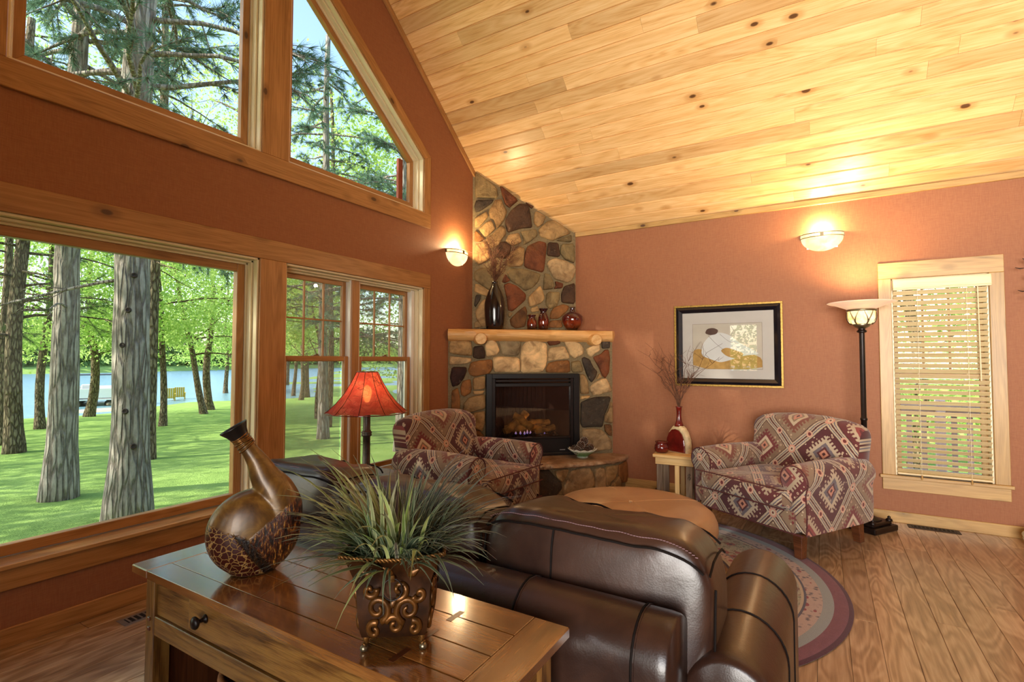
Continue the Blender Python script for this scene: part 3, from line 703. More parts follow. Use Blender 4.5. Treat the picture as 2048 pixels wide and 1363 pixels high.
def sash_x(w, y0, y1, z0, z1, x, fr, cols, rows):
    T = M_['ptrim']
    wbar(w, 'sash_stile', x-.016, x+.016, y0, y0+fr, z0, z1, T); wbar(w, 'sash_stile', x-.016, x+.016, y1-fr, y1, z0, z1, T); wbar(w, 'sash_rail', x-.016, x+.016, y0+fr, y1-fr, z0, z0+fr, T); wbar(w, 'sash_rail', x-.016, x+.016, y0+fr, y1-fr, z1-fr, z1, T)
    MB().box(x-.002, x+.002, y0+fr, y1-fr, z0+fr, z1-fr).build('pane', M_['glass'], w)
    for i in range(1, cols): yy = y0+fr+(y1-y0-2*fr)*i/cols; wbar(w, 'muntin', x-.008, x+.008, yy-.008, yy+.008, z0+fr, z1-fr, T)
    for i in range(1, rows): zz = z0+fr+(z1-z0-2*fr)*i/rows; wbar(w, 'muntin', x-.008, x+.008, y0+fr, y1-fr, zz-.008, zz+.008, T)
sash_x(w, WY0+.014, WY1-.014, 1.20, WZ1-.014, XR+.135, .038, 3, 2); sash_x(w, WY0+.014, WY1-.014, WZ0+.003, 1.245, XR+.10, .04, 1, 1)
b = thing('window_blind', 'pale wooden slat blind hanging in the right-hand wall window', 'blind', (XR-.012, (WY0+WY1)/2, 0))
hw = (WY1-WY0)/2-.012
wbar(b, 'valance', -.050, -.036, -hw-.02, hw+.004, 1.935, 2.03, M_['blind'], .004); wbar(b, 'valance_lip', -.056, -.036, -hw-.02, hw+.004, 1.948, 1.956, M_['blind'], .002); wbar(b, 'head_rail', -.034, .02, -hw, hw, 1.955, 2.025, M_['blind'])
sl = None; z = 1.916
while z > .43:
    if sl is None:
        sl = MB().box(-hw, hw, -.025, .025, -.0014, .0014).build('slat', M_['blind'], b, bevel=.0008); o = sl
    else: o = sl.copy(); COL.objects.link(o)
    o.matrix_local = Matrix.Translation((0, 0, z)) @ Matrix.Rotation(PI/2, 4, 'Z') @ Matrix.Rotation(math.radians(38), 4, 'X'); z -= .0435
wbar(b, 'bottom_rail', -.02, .02, -hw, hw, .405, .42, M_['blind'])
for yy in (-.17, .14):
    MB().tube([(-.027, yy, 1.95), (-.027, yy, .40)], .0012, 5).build('ladder_cord', M_['jamb'], b); MB().tube([(.027, yy, 1.95), (.027, yy, .40)], .0012, 5).build('ladder_cord', M_['jamb'], b)
    MB().lathe([(.001, .435), (.005, .43), (.007, .405), (.004, .395)], 8, Matrix.Translation((-.030, yy, -.02))).build('cord_tassel', M_['ptrim'], b)
MB().tube([(-.040, -.235, 1.94), (-.042, -.240, 1.19)], .0042, 8).build('tilt_wand', M_['jamb'], b)
# floor vents
def vent(label, x, y, along_y, mat):
    t = thing('floor_vent', label, 'vent', (x, y, 0), PI/2 if along_y else 0); l, w_ = .165, .052
    MB().box(-l, l, -w_, w_, 0, .003).build('plate', mat, t, bevel=.0015); MB().box(-l+.025, l-.025, -w_+.022, w_-.022, .003, .0036).build('slot_bed', M_['dark'], t)
    for k in range(11):
        xx = -l+.035+k*(2*l-.07)/10; MB().box(xx-.004, xx+.004, -w_+.022, w_-.022, .003, .0052).build('louver', mat, t)
vent('pewter floor vent below the picture window by the oak table', 1.405, 3.085, False, M_['vent']); vent('dark bronze floor vent below the blind-covered window', 5.295, -.742, True, M_['ventd'])
# ------------------------------------------------------------ stone fireplace
LP0 = Vector((4.171, 3.297, 0)); LT = Vector((.673, -.740, 0)).normalized(); LN = Vector((-.740, -.673, 0)).normalized(); LL = 1.794
UP0 = Vector((4.591, 3.297, 0)); UT = Vector((.662, -.750, 0)).normalized(); UN = Vector((-.750, -.662, 0)).normalized(); UL = 1.190
SCOL = dict(t='#ad8c5e', l='#c6a87c', o='#83704c', k='#463c32', d='#4a3322', r='#6d3d22', b='#83582f', m='#3d211b', g='#968567')
ang_l = math.atan2(LT.y, LT.x); ang_u = math.atan2(UT.y, UT.x)
fp = thing('stone_fireplace', 'corner fieldstone fireplace with raised curved hearth and upper chimney breast', 'fireplace', (LP0.x, LP0.y, 0), ang_l)
# local frame of the fireplace: x along the lower face, y into the wall, z up
IV = (Matrix.Translation(LP0) @ Matrix.Rotation(ang_l, 4, 'Z')).inverted()
def loc(p): return IV @ Vector(p)
ST_U="""o 31,3440 77,3415 264,3285 282,3194 250,3157 39,3159 28,3243
k 39,3124 232,3142 215,3105 89,3010 36,2993 19,3059
t 250,3136 325,3147 343,3091 385,3023 364,2943 308,2856 265,2818 237,2916 201,2935 180,2997 208,3055
r 306,3309 514,3151 435,3082 414,3063 364,3100 335,3190
d 514,3101 543,3110 630,3107 655,2994 673,2852 550,2839 400,2782 364,2908 428,3025
r 593,3137 695,3088 667,3066
t 710,3040 834,2982 797,2894 739,2855 695,2910
t 863,2933 929,2943 1032,2884 1129,2808 973,2736 914,2712 768,2756 753,2820 797,2879
o 988,2730 1136,2787 1136,2700 958,2711
t 26,2926 152,3003 173,2948 124,2882 82,2838 27,2821
t 75,2809 145,2876 201,2907 223,2880 251,2811 174,2737 132,2721 83,2789
b 27,2786 83,2746 132,2693 90,2663 20,2667
t 322,2856 364,2823 372,2760 329,2701 287,2622 195,2597 153,2700 216,2745
t 407,2754 522,2777 551,2675 450,2629 372,2675
o 543,2796 717,2832 739,2762 652,2687 579,2648 572,2726
d 308,2665 365,2674 436,2621 415,2542 372,2484 252,2494 259,2592
t 27,2625 146,2669 174,2596 196,2478 70,2403 21,2471
r 652,2649 753,2696 833,2678 841,2628 811,2370 789,2348 587,2398 594,2554 623,2627
d 863,2687 980,2684 1002,2541 973,2526 862,2536 848,2564
o 1017,2672 1166,2685 1173,2461 1061,2500 1002,2570
t 465,2578 536,2623 587,2604 572,2433 544,2404 408,2392 394,2462 422,2548
l 943,2507 1061,2486 1165,2432 1187,2382 1135,2258 1083,2235 935,2274 848,2435 877,2479
o 394,2328 451,2379 623,2364 768,2319 746,2240 681,2167 594,2129 522,2184 422,2244
o 22,2323 91,2367 196,2364 246,2295 239,2211 197,2126 113,2173 22,2240
r 366,2313 422,2237 366,2208 330,2221
r 352,2186 408,2209 501,2176 601,2087 594,2023 452,1897 402,1907 387,2040
t 36,2191 113,2166 197,2112 176,2056 148,2055 23,2101
k 37,2066 92,2068 86,2019 37,1935 20,1955
t 127,2013 225,2029 240,1897 226,1771 108,1714 45,1810 38,1886 86,1977
t 630,2052 767,2190 797,2127 818,2050 782,1992 652,1947 630,2010
o 818,2334 884,2315 913,2252 935,2195 913,2159 804,2142 811,2234
r 943,2245 1038,2219 1024,2169 928,2159 950,2195
d 1053,2191 1179,2231 1179,1993 1023,2004 1016,2097
o 840,2093 877,2122 994,2118 994,2046 957,1953 876,1930 833,1979
b 928,1945 1031,1983 1104,1963 1089,1913 1008,1840 971,1818 884,1816 891,1888
b 423,1802 516,1895 594,1953 616,1897 609,1812 594,1727 494,1705 438,1732
t 409,1886 452,1873 423,1823 402,1837
t 24,1754 52,1782 115,1714 24,1699
t 659,1933 738,1963 753,1899 666,1883
b 891,1795 1015,1804 1030,1719 847,1717
b 1052,1812 1164,1950 1178,1721 1059,1719
o 623,1869 833,1872 825,1716 630,1714"""
ST_L="""t 24,1546 231,1546 244,1442 242,1394 113,1401 10,1426 14,1500
d 262,1486 357,1497 380,1432 380,1367 307,1360 257,1377
l 377,1497 397,1547 463,1558 503,1533 534,1448 504,1403 393,1382
g 524,1543 631,1554 765,1550 755,1444 724,1393 565,1403 549,1468
l 770,1219 765,1363 775,1475 817,1531 874,1562 905,1562 1048,1517 1048,1364 1031,1282 994,1226
l 20,1386 128,1377 237,1367 232,1327 168,1308 10,1298
m 40,1273 183,1273 188,1233 159,1159 105,1091 46,1074 21,1165
b 238,1322 327,1342 451,1353 459,1263 428,1208 278,1176 228,1194 208,1243
l 468,1373 539,1383 744,1373 752,1232 714,1219 494,1220 474,1253
r 1048,1548 1080,1563 1192,1559 1194,1528 1154,1513 1080,1502
l 1064,1394 1075,1476 1240,1498 1293,1405 1298,1364 1154,1349 1064,1336
l 1245,1539 1294,1560 1358,1550 1423,1525 1466,1468 1450,1411 1352,1362 1309,1405 1288,1457
l 1493,1468 1581,1511 1642,1558 1644,1448 1586,1422 1542,1380 1510,1411
k 1666,1553 1761,1559 1760,1480 1674,1475
r 1570,1380 1658,1412 1707,1459 1746,1459 1762,1365 1750,1219 1706,1154 1673,1183 1640,1261
b 1038,1251 1069,1318 1154,1338 1293,1349 1306,1215 1048,1216
o 1320,1328 1412,1344 1449,1246 1427,1220 1346,1215 1325,1236
k 1444,1365 1471,1380 1526,1354 1564,1276 1613,1224 1596,1167 1552,1111 1519,1142 1487,1214 1449,1323
t 1612,1157 1640,1204 1667,1162 1612,1141
t 1417,1196 1469,1188 1499,1131 1521,988 1424,982 1417,1096
l 1533,1059 1574,1095 1666,1144 1719,1144 1780,1028 1772,1007 1688,993 1634,969 1574,969 1540,1009
t 1420,960 1529,966 1506,938 1423,925
k 1431,889 1513,924 1596,944 1749,949 1764,928 1733,834 1694,749 1671,628 1572,630 1452,626 1426,676 1430,797
t 1771,891 1786,877 1789,675 1770,661 1701,677 1694,720 1740,806
b 1694,649 1770,647 1773,525 1739,533 1701,577
l 1445,598 1572,609 1655,592 1716,541 1769,475 1776,382 1609,373 1474,377 1437,456
t 256,1162 381,1182 381,1048 257,1039
t 257,1029 382,1031 354,993 264,991
b 147,1128 229,1148 243,1053 230,1005 168,971 134,992 127,1067
b 38,1027 99,1061 120,972 124,836 94,823 33,831
t 162,897 216,957 285,977 382,990 386,845 237,810 189,801 155,822
t 26,804 155,808 169,700 156,612 109,626 34,682
k 169,781 210,787 245,671 218,637 183,665
t 231,780 286,806 382,818 383,709 355,607 279,643 245,691
b 129,592 231,623 328,614 383,551 380,514 170,537
o 20,662 95,613 123,525 96,444 22,433
t 143,517 370,504 377,408 137,416"""
ST_H="""k 834,272 950,279 994,230 1075,143 1081,95 1006,11 822,17 764,29 773,145 797,226
t 770,268 846,272 785,221 770,227
t 1012,259 1075,283 1154,274 1134,221 1088,148 1031,205
l 1181,248 1275,277 1384,268 1426,204 1443,123 1425,3 1187,-4 1107,33 1101,82 1134,174
l 1455,244 1499,264 1550,253 1572,183 1571,84 1563,-1 1461,5 1454,122
t 1580,262 1733,265 1733,208 1680,132 1623,103 1593,7 1579,108
b 1754,254 1908,274 1925,42 1795,66 1753,153
t 1690,105 1753,146 1785,69 1773,8 1623,16 1638,76"""
TAB = [(0, .47), (.17, .467), (.5, .409), (.766, .333), (.9, .24), (1.02, .113)]
def hoff(u):
    d = abs(u-.9)
    return float(np.interp(d, [a for a, b in TAB], [b for a, b in TAB]))
def emit_stones(txt, fn, depth, seed):
    rs = random.Random(seed)
    for ln in txt.strip().split('\n'):
        q = ln.split(); P = [tuple(int(v)/1000 for v in s.split(',')) for s in q[1:]]
        P = smoothpoly(P, 1, .12); n = len(P); cx = sum(a for a, b in P)/n; cz = sum(b for a, b in P)/n
        d = depth*rs.uniform(.75, 1.25); tx, tz = rs.uniform(-.16, .16), rs.uniform(-.16, .16)
        vs = []; rings = [(1.045, -.012), (1.03, d*.45), (.965, d*.84), (.80, d*.98), (.42, d)]
        for sc, dd in rings:
            for a, b in P:
                u, z = cx+(a-cx)*sc, cz+(b-cz)*sc
                w = dd if dd <= 0 else dd*(1+tx*(a-cx)*4+tz*(b-cz)*4)+ (rs.uniform(-1, 1)*d*.14 if sc < .97 else 0)
                vs.append(fn(u, z, w))
        vs.append(fn(cx, cz, d*rs.uniform(.9, 1.1)))
        c = Vector((0, 0, 0))
        for v in vs[:n]: c += v
        c /= n
        fs = [(j*n+i, j*n+(i+1) % n, (j+1)*n+(i+1) % n, (j+1)*n+i) for j in range(4) for i in range(n)]+[(4*n+i, 4*n+(i+1) % n, 5*n) for i in range(n)]
        m = MB(); m.add([v-c for v in vs], fs)
        h = SCOL[q[0]]; k = rs.uniform(.84, 1.14); rgb = [min(255, int(int(h[i:i+2], 16)*k)) for i in (1, 3, 5)]
        m.build('stone', M_['stone'], fp, smooth=True, color=rgb, loc=c)
def fU(u, z, w): return loc(UP0+UT*u+UN*w+Vector((0, 0, z)))
def fL(u, z, w): return loc(LP0+LT*u+LN*w+Vector((0, 0, z)))
def fH(u, z, w):
    o = hoff(u)-.035; e = .02; g = (hoff(u+e)-hoff(u-e))/(2*e); nn = Vector((-g, 1)).normalized()
    return loc(LP0+LT*(u+nn.x*w)+LN*(o+nn.y*w)+Vector((0, 0, z)))
emit_stones(ST_U, fU, .035, 1); emit_stones(ST_L, fL, .035, 2); emit_stones(ST_H, fH, .03, 3)
emit_stones('''b 120,30 330,20 360,150 300,270 110,270
l 390,20 560,10 590,140 540,280 400,275
t 600,20 735,15 740,150 700,280 620,275''', fH, .03, 5)
# mortar bodies behind the stones
m = MB()
a, b, c = [loc(q) for q in (UP0, UP0+UT*UL, Vector((XR, YL, 0)))]
def tri_body(m, p, zs, z0):
    n = len(p); vs = [Vector((q.x, q.y, z0)) for q in p]+[Vector((q.x, q.y, z)) for q, z in zip(p, zs)]
    m.add(vs, [tuple(range(n-1, -1, -1)), tuple(range(n, 2*n))]+[(i, (i+1) % n, n+(i+1) % n, n+i) for i in range(n)])
tri_body(m, [a, b, c], [roof(UP0.x)-.01, ZE-.01, ZE-.01], 1.5)
m.build('upper_mortar', M_['mortar'], fp)
m = MB()  # lower body with the firebox opening left out
FU0, FU1, FZ0, FZ1 = .389, 1.402, .335, 1.206
E_ = .55
def lp(u, n_): q = loc(LP0+LT*u+LN*n_); return (q.x, q.y)
for u0, u1, z0, z1 in ((0.0, FU0, 0, 1.60), (FU1, LL, 0, 1.60), (FU0, FU1, FZ1, 1.60), (FU0, FU1, 0, FZ0)):
    d0 = min(E_, u0*.9+.003); d1 = min(E_, u1*.9+.003); e1 = min(E_, (LL-u1)*1.1+.003); e0 = min(E_, (LL-u0)*1.1+.003)
    m.prism([lp(u0, 0), lp(u1, 0), lp(u1, -min(d1, e1)), lp(u0, -min(d0, e0))], z0, z1, 'z')
m.build('lower_mortar', M_['mortar'], fp)
m = MB(); us = [-.16+i*(2.07+.0)/40 for i in range(41)]
us = [max(-.12, min(1.93, u)) for u in us]
poly = [lp(u, hoff(u)-.035) for u in us]+[lp(1.80, 0), lp(0, 0)]
m.prism(poly, 0, .285, 'z'); m.build('hearth_mortar', M_['mortar'], fp)
# hearth slab with a chipped edge
m = MB(); rs = random.Random(4); N_ = 130; rows = []
us = [-.13+i*2.05/N_ for i in range(N_+1)]
for k, (dz, dn) in enumerate(((.285, -.02), (.290, .004), (.305, .016), (.322, .010), (.333, -.006), (.337, -.03))):
    row = []
    for i, u in enumerate(us):
        j = (noise.noise(Vector((u*22, k*1.7, 3)))*.014+noise.noise(Vector((u*60, k*2.3, 9)))*.007) if 0 < k < 5 else noise.noise(Vector((u*9, k, 5)))*.006
        x, y = lp(u, hoff(u)+dn+j); row.append(Vector((x, y, dz+(noise.noise(Vector((u*14, 7, 1)))*.003 if k > 2 else 0))))
    rows.append(row)
vs = [v for r_ in rows for v in r_]; n = N_+1; fs = [(k*n+i, k*n+i+1, (k+1)*n+i+1, (k+1)*n+i) for k in range(5) for i in range(N_)]
m.add(vs, fs); last = 5*n; base = len(m.v); inn = []
for i, u in enumerate(us):
    uu = max(0.0, min(LL, u)); x, y = lp(uu, .0); inn.append(Vector((x, y, .338)))
m.v += [tuple(v) for v in inn]; m.f += [(last+i, last+i+1, base+i+1, base+i) for i in range(N_)]
m.build('hearth_slab', M_['slab'], fp, smooth=True, angle=.9)
# gas insert
fi = thing('fireplace_insert', 'black gas fireplace insert with glass front set in the stones', 'fireplace insert', (LP0.x, LP0.y, 0), ang_l)
def fbox(name, u0, u1, z0, z1, d0, d1, mat, bevel=.003, parent=fi):   # d toward the room is positive
    return MB().box(u0, u1, -d1, -d0, z0, z1).build(name, mat, parent, bevel=bevel)
U0, U1, Z0, Z1 = FU0+.002, FU1-.002, .341, FZ1-.002
fbox('side_frame', U0, U0+.062, Z0, Z1, .0, .05, M_['black']); fbox('side_frame', U1-.062, U1, Z0, Z1, .0, .05, M_['black'])
fbox('top_frame', U0+.062, U1-.062, Z1-.05, Z1, .0, .05, M_['black'])
fbox('side_trim', U0+.062, U0+.098, Z0, Z1-.05, .0, .036, M_['iron']); fbox('side_trim', U1-.098, U1-.062, Z0, Z1-.05, .0, .036, M_['iron'])
fbox('top_louver', U0+.098, U1-.098, Z1-.085, Z1-.062, .0, .044, M_['iron']); fbox('top_louver', U0+.098, U1-.098, Z1-.135, Z1-.10, .0, .032, M_['black'])
fbox('bottom_panel', U0+.098, U1-.098, Z0+.03, Z0+.175, .0, .026, M_['black']); fbox('bottom_louver', U0+.062, U1-.062, Z0, Z0+.03, .0, .046, M_['black']); fbox('bottom_ledge', U0+.098, U1-.098, Z0+.175, Z0+.196, .0, .04, M_['iron'])
fbox('badge', U1-.215, U1-.155, Z0+.052, Z0+.059, .026, .0275, M_['badge'], 0)
fbox('glass_pane', U0+.098, U1-.098, Z0+.196, Z1-.135, .006, .010, M_['fireglass'], 0)
m = MB(); A, B = (U0+.098, Z0+.19), (U1-.098, Z1-.13); D = .40; q = .16
m.add([(A[0], 0, A[1]), (B[0], 0, A[1]), (B[0], 0, B[1]), (A[0], 0, B[1]), (A[0]+q, D, A[1]), (B[0]-q, D, A[1]), (B[0]-q, D, B[1]), (A[0]+q, D, B[1])], [(0, 1, 5, 4), (1, 2, 6, 5), (2, 3, 7, 6), (3, 0, 4, 7), (4, 5, 6, 7)])
m.build('firebox_lining', M_['flute'], fi)
for k in range(11):
    uu = A[0]+q+.02+k*(B[0]-A[0]-2*q-.04)/10; MB().box(uu-.014, uu+.014, D-.02, D, A[1], B[1]).build('flute_rib', M_['flute'], fi, bevel=.004)
for k in range(4):
    t_ = .12+k*.21; xx = A[0]+q*t_; MB().box(xx-.004, xx+.012, D*t_-.012, D*t_+.012, A[1], B[1]).build('flute_rib', M_['flute'], fi)
rs = random.Random(9)
def log(p0, p1, r):
    pts = [Vector(p0).lerp(Vector(p1), i/7)+Vector((rs.uniform(-1, 1), rs.uniform(-1, 1), rs.uniform(-1, 1)))*.008 for i in range(8)]
    MB().tube(pts, [r*rs.uniform(.86, 1.1) for _ in pts], 10).build('ceramic_log', M_['log'], fi, smooth=True, angle=.7)
cx = (A[0]+B[0])/2; zb = A[1]+.035
log((cx-.26, .22, zb+.03), (cx+.20, .26, zb+.05), .05); log((cx-.28, .10, zb+.02), (cx-.02, .20, zb+.20), .042); log((cx-.16, .16, zb+.18), (cx+.02, .08, zb+.05), .04); log((cx+.05, .08, zb+.02), (cx+.28, .16, zb+.04), .035); log((cx-.05, .14, zb+.10), (cx+.24, .22, zb+.10), .034)
m = MB()
for k in range(90):
    s_ = rs.uniform(.008, .02); x = cx+rs.uniform(-.30, .30); yy = rs.uniform(.05, .25); z = A[1]+rs.uniform(0, .03)
    m.lathe([(0.001, -s_), (s_*.8, -s_*.4), (s_, .2*s_), (.001, s_)], 5, Matrix.Translation((x, yy, z)))
m.build('coals', M_['ember'], fi, kind='stuff')
for k in range(8):
    x = cx-.17+k*.045+rs.uniform(-.018, .018); hgt = rs.uniform(.022, .062)
    MB().lathe([(.001, 0), (.012, hgt*.25), (.009, hgt*.55), (.001, hgt)], 8).build('flame', M_['flame'], fi, smooth=True, loc=(x, rs.uniform(.055, .10), A[1]+.02))
light('fire_glow', 'POINT', tuple(IV.inverted() @ Vector((cx, .12, A[1]+.12))), 2.2, (1, .55, .25), .05)
# mantel: half log with live edge, carried by two log corbels
mn = thing('mantel_shelf', 'half-log pine mantel shelf on two log corbels above the firebox', 'mantel', (LP0.x, LP0.y, 0), ang_l)
m = MB(); N_ = 48; prof = [(-.30, 1.668), (.015, 1.671), (.052, 1.664), (.072, 1.640), (.078, 1.61), (.066, 1.575), (.03, 1.548), (-.02, 1.540), (-.30, 1.540)]
k = len(prof)
for i in range(N_+1):
    t_ = i/N_
    for j, (dn, z) in enumerate(prof):
        # ends are cut along the walls, so the back is wider than the front
        u0 = .012-dn*.86; u1 = LL-.004+dn*1.05*-1.0
        u0 = max(u0, .012+dn*-.86) if dn > 0 else .012-dn*.86; u1 = LL-.006+dn*-1.05 if dn < 0 else LL-.006+dn*-.25
        if dn > 0: u0 = .004-dn*.2
        u = u0+(u1-u0)*t_
        wob = noise.noise(Vector((u*5, j*.8, 2)))*.012+noise.noise(Vector((u*14, j*.9, 8)))*.005
        if j in (0, 8): wob = 0
        m.v.append((u, -(dn+(wob if dn > -.1 else 0)), z+(wob*.7 if 2 < j < 8 else 0)))
for i in range(N_):
    for j in range(k): m.f.append((i*k+j, i*k+(j+1) % k, (i+1)*k+(j+1) % k, (i+1)*k+j))
m.f.append(tuple(range(k))); m.f.append(tuple(N_*k+j for j in range(k-1, -1, -1)))
m.build('log_shelf', M_['mantel'], mn, smooth=True, angle=.8)
for u in (.318, 1.552):
    Mx = Matrix.Translation((u, -.165, 1.565)) @ Matrix.Rotation(-PI/2, 4, 'X')
    cb = MB().lathe([(.056, 0), (.060, .006), (.061, .12), (.058, .29)], 20, Mx).build('corbel_log', M_['mantel'], mn, smooth=True, angle=.6)
    MB().lathe([(.0005, -.0015), (.053, -.001), (.055, .004)], 20, Mx).build('end_grain', M_['logend'], cb)
# ------------------------------------------------------------ rug and ottoman
t = tag(MB().lathe([(.0005, .009), (1.20, .009), (1.232, .0085), (1.243, .005), (1.240, .001)], 96).build('round_rug', M_['rug'], None, smooth=True, angle=.9, loc=(3.35, 1.119, .0005)), 'round oriental rug with maroon border under the leather ottoman', 'rug')
ot = thing('ottoman', 'large round caramel leather ottoman with nailhead trim on the rug', 'ottoman', (3.19, 1.05, .0095))
R0 = .515
prof = [(.465, .275), (.49, .272), (.508, .285), (.515, .315), (.513, .355), (.495, .398), (.455, .428), (.38, .442), (.25, .448), (.12, .450), (.04, .447), (.0005, .440)]
MB().lathe(prof, 64).build('cushion_top', M_['tan'], ot, smooth=True)
MB().lathe([(.44, .05), (.478, .055), (.480, .16), (.476, .268), (.45, .272)], 64).build('skirt', M_['tan'], ot, smooth=True, angle=.8)
MB().lathe([(.4785, .262), (.486, .266), (.4785, .271)], 64, cap=False).build('welt', M_['tanseam'], ot, smooth=True)
nm = None
for k in range(110):
    a = 2*PI*k/110
    if nm is None:
        o = nm = MB().lathe([(.006, 0), (.0045, .0028), (.0005, .0042)], 8).build('nailhead', M_['brass'], ot, smooth=True)
    else: o = nm.copy(); COL.objects.link(o)
    o.matrix_local = Matrix.Rotation(a, 4, 'Z') @ Matrix.Translation((.4805, 0, .245)) @ Matrix.Rotation(PI/2, 4, 'Y')
MB().lathe([(.016, .441), (.014, .449), (.006, .453), (.0005, .454)], 14).build('tuft_button', M_['tanseam'], ot, smooth=True)
for a in (.62, -2.40, 2.3, -.9):
    pts = []
    for i in range(22):
        r = .02+i*.0225; z = float(np.interp(r, [p[0] for p in prof][::-1][:9], [p[1] for p in prof][::-1][:9]))+.0004
        pts.append((r*math.cos(a+.18*(r-.2)), r*math.sin(a+.18*(r-.2)), z))
    MB().tube(pts, .0016, 5).build('stitched_seam', M_['tanseam'], ot)
for a in (PI/4, 3*PI/4, 5*PI/4, 7*PI/4): MB().lathe([(.026, 0), (.034, .055)], 14, Matrix.Translation((.38*math.cos(a), .38*math.sin(a), 0))).build('leg', M_['darkleg'], ot, smooth=True, angle=.6)
# ------------------------------------------------------------ armchairs
def sweep(prof, ys, fn, uoff=0.0, cap=True, closed=False):
    """profile (x,z) swept along y with UVs = (length along y, arc length)"""
    m = MB(); n = len(prof); arc = [0.0]
    for i in range(1, n): arc.append(arc[-1]+math.dist(prof[i], prof[i-1]))
    rows = []
    for j, y in enumerate(ys): rows.append([fn(p[0], y, p[1], j, i) for i, p in enumerate(prof)])
    vs = [v for r in rows for v in r]; fs = []; uvs = []
    for j in range(len(ys)-1):
        for i in range(n-1):
            fs.append((j*n+i, j*n+i+1, (j+1)*n+i+1, (j+1)*n+i))
            uvs += [(ys[j]+uoff, arc[i]), (ys[j]+uoff, arc[i+1]), (ys[j+1]+uoff, arc[i+1]), (ys[j+1]+uoff, arc[i])]
    if cap:
        for j, rev in ((0, False), (len(ys)-1, True)):
            idx = [j*n+i for i in range(n)]
            if rev: idx = idx[::-1]
            fs.append(tuple(idx)); uvs += [(vs[i][0]+.09, vs[i][2]) for i in idx]
    m.add(vs, fs, uvs); return m
def armchair(label, loc, rz):
    c = thing('armchair', label, 'armchair', loc, rz); K = M_['kilim']
    # local: x across, +y the way the chair faces, z up
    o = MB().box(-.40, .40, -.36, .40, .165, .315).build('front_rail', K, c, bevel=.02, seg=3, smooth=True, angle=.5); boxuv(o)
    MB().tube([(-.47, .398, .170), (.47, .398, .170)], .006, 6).build('welt', M_['piping'], c)
    for s in (-1, 1):
        prof = [(.475, .165), (.480, .30), (.476, .43)]
        for k in range(15):
            a = -.55+(PI+1.0)*k/14; prof.append((.402+.100*math.cos(a), .522+.098*math.sin(a)))
        prof += [(.318, .44), (.325, .30), (.325, .20)]
        prof = [(s*x, z) for x, z in prof]
        ys = [-.42, -.40, -.30, -.15, 0, .15, .28, .345, .365, .372]
        def fn(x, y, z, j, i):
            k = [.9, .97, 1, 1, 1, 1, 1, 1, .985, .93][j]; top = max(0, (z-.40)/.22)
            return Vector((s*.40+(x-s*.40)*k, y+.03*top*(y > .2), .42+(z-.42)*k - top*.045*max(0, (.1-y))/.5*0 + .02*top*math.sin((y+.4)*3.4)))
        o = sweep(prof, ys, fn, .1*s).build('arm', K, c, smooth=True, angle=1.1)
        rim = [fn(x, .365, z, 8, 0)+Vector((0, .005, 0)) for x, z in prof[:-1]]
        MB().tube(rim, .0055, 6).build('arm_piping', M_['piping'], c)
    # T-shaped seat cushion, crowned
    def puff(p, x, y, z):
        p.z += .022*(1-x*x)*(1-y*y)*(1 if z > 0 else -.2)
        if y > .55: p.x *= 1+.20*min(1, (y-.55)/.2)
        return p
    m = super_cushion((.328, .40, .080), (5, 7), 44, 14, puff); m.v = [(x, y+.072, z+.392) for x, y, z in m.v]
    o = m.build('seat_cushion', K, c, smooth=True); boxuv(o)
    for zz in (.335, .462): 
        pts = [(-.38, .464, zz), (0, .476, zz+.006), (.38, .464, zz)]; MB().tube(spline(pts, 6), .005, 6).build('cushion_piping', M_['piping'], c)
    # back: tall rolled back, slightly raked with an arched top
    prof = [(-.20, .36), (-.235, .50), (-.275, .64), (-.305, .755)]
    for k in range(13):
        a = .15+(PI-.1)*k/12; prof.append((-.395+.095*math.cos(a), .805+.098*math.sin(a)))
    prof += [(-.47, .70), (-.445, .50), (-.43, .30), (-.42, .165)]
    xs = [-.425, -.415, -.38, -.28, -.14, 0, .14, .28, .38, .415, .425]
    def fb(y_, x, z, j, i):
        e = abs(x)/.425; k = [.80, .93, 1, 1, 1, 1, 1, 1, 1, .93, .80][j]; hh = max(0, (z-.36)/.55)
        yc, zc = -.36, .58
        flare = 1+.05*hh
        return Vector((x*flare, yc+(y_-yc)*k + .03*hh*e*e*0 + (.028*(1-e*e) if z > .4 and y_ > -.33 else 0), zc+(z-zc)*(1-(1-k)*.35)-.06*hh*e**3))
    o = sweep(prof, xs, lambda a, y, z, j, i: fb(a, y, z, j, i), .21).build('back', K, c, smooth=True, angle=1.2)
    for x, y in ((-.40, .33), (.40, .33), (-.38, -.36), (.38, -.36)):
        r = -.03 if y < 0 else 0; zl = -.0093 if y < 0 else 0
        MB().add([(x-.034, y-.034, .168), (x+.034, y-.034, .168), (x+.034, y+.034, .168), (x-.034, y+.034, .168), (x-.026, y-.026+r, zl), (x+.026, y-.026+r, zl), (x+.026, y+.026+r, zl), (x-.026, y+.026+r, zl)], [(0, 1, 2, 3), (7, 6, 5, 4), (0, 4, 5, 1), (1, 5, 6, 2), (2, 6, 7, 3), (3, 7, 4, 0)]).build('leg', M_['darkleg'], c, bevel=.003)
    return c
fwd = math.atan2(.525, -.85)
def chair_at(label, corner, rz, cx, cy, z=0):
    """put the chair so that its local point (cx,cy) lands on corner"""
    c, s = math.cos(rz), math.sin(rz); return armchair(label, (corner[0]-(cx*c-cy*s), corner[1]-(cx*s+cy*c), z), rz)
chair_at('kilim patterned armchair between rustic side table and torchiere floor lamp', (3.93, .125), fwd-PI/2, -.47, .40, .0095)
chair_at('kilim patterned armchair beside the red-shaded lamp, in front of the fireplace', (3.02, 2.10), math.radians(-94)-PI/2, .45, .45, .0095)
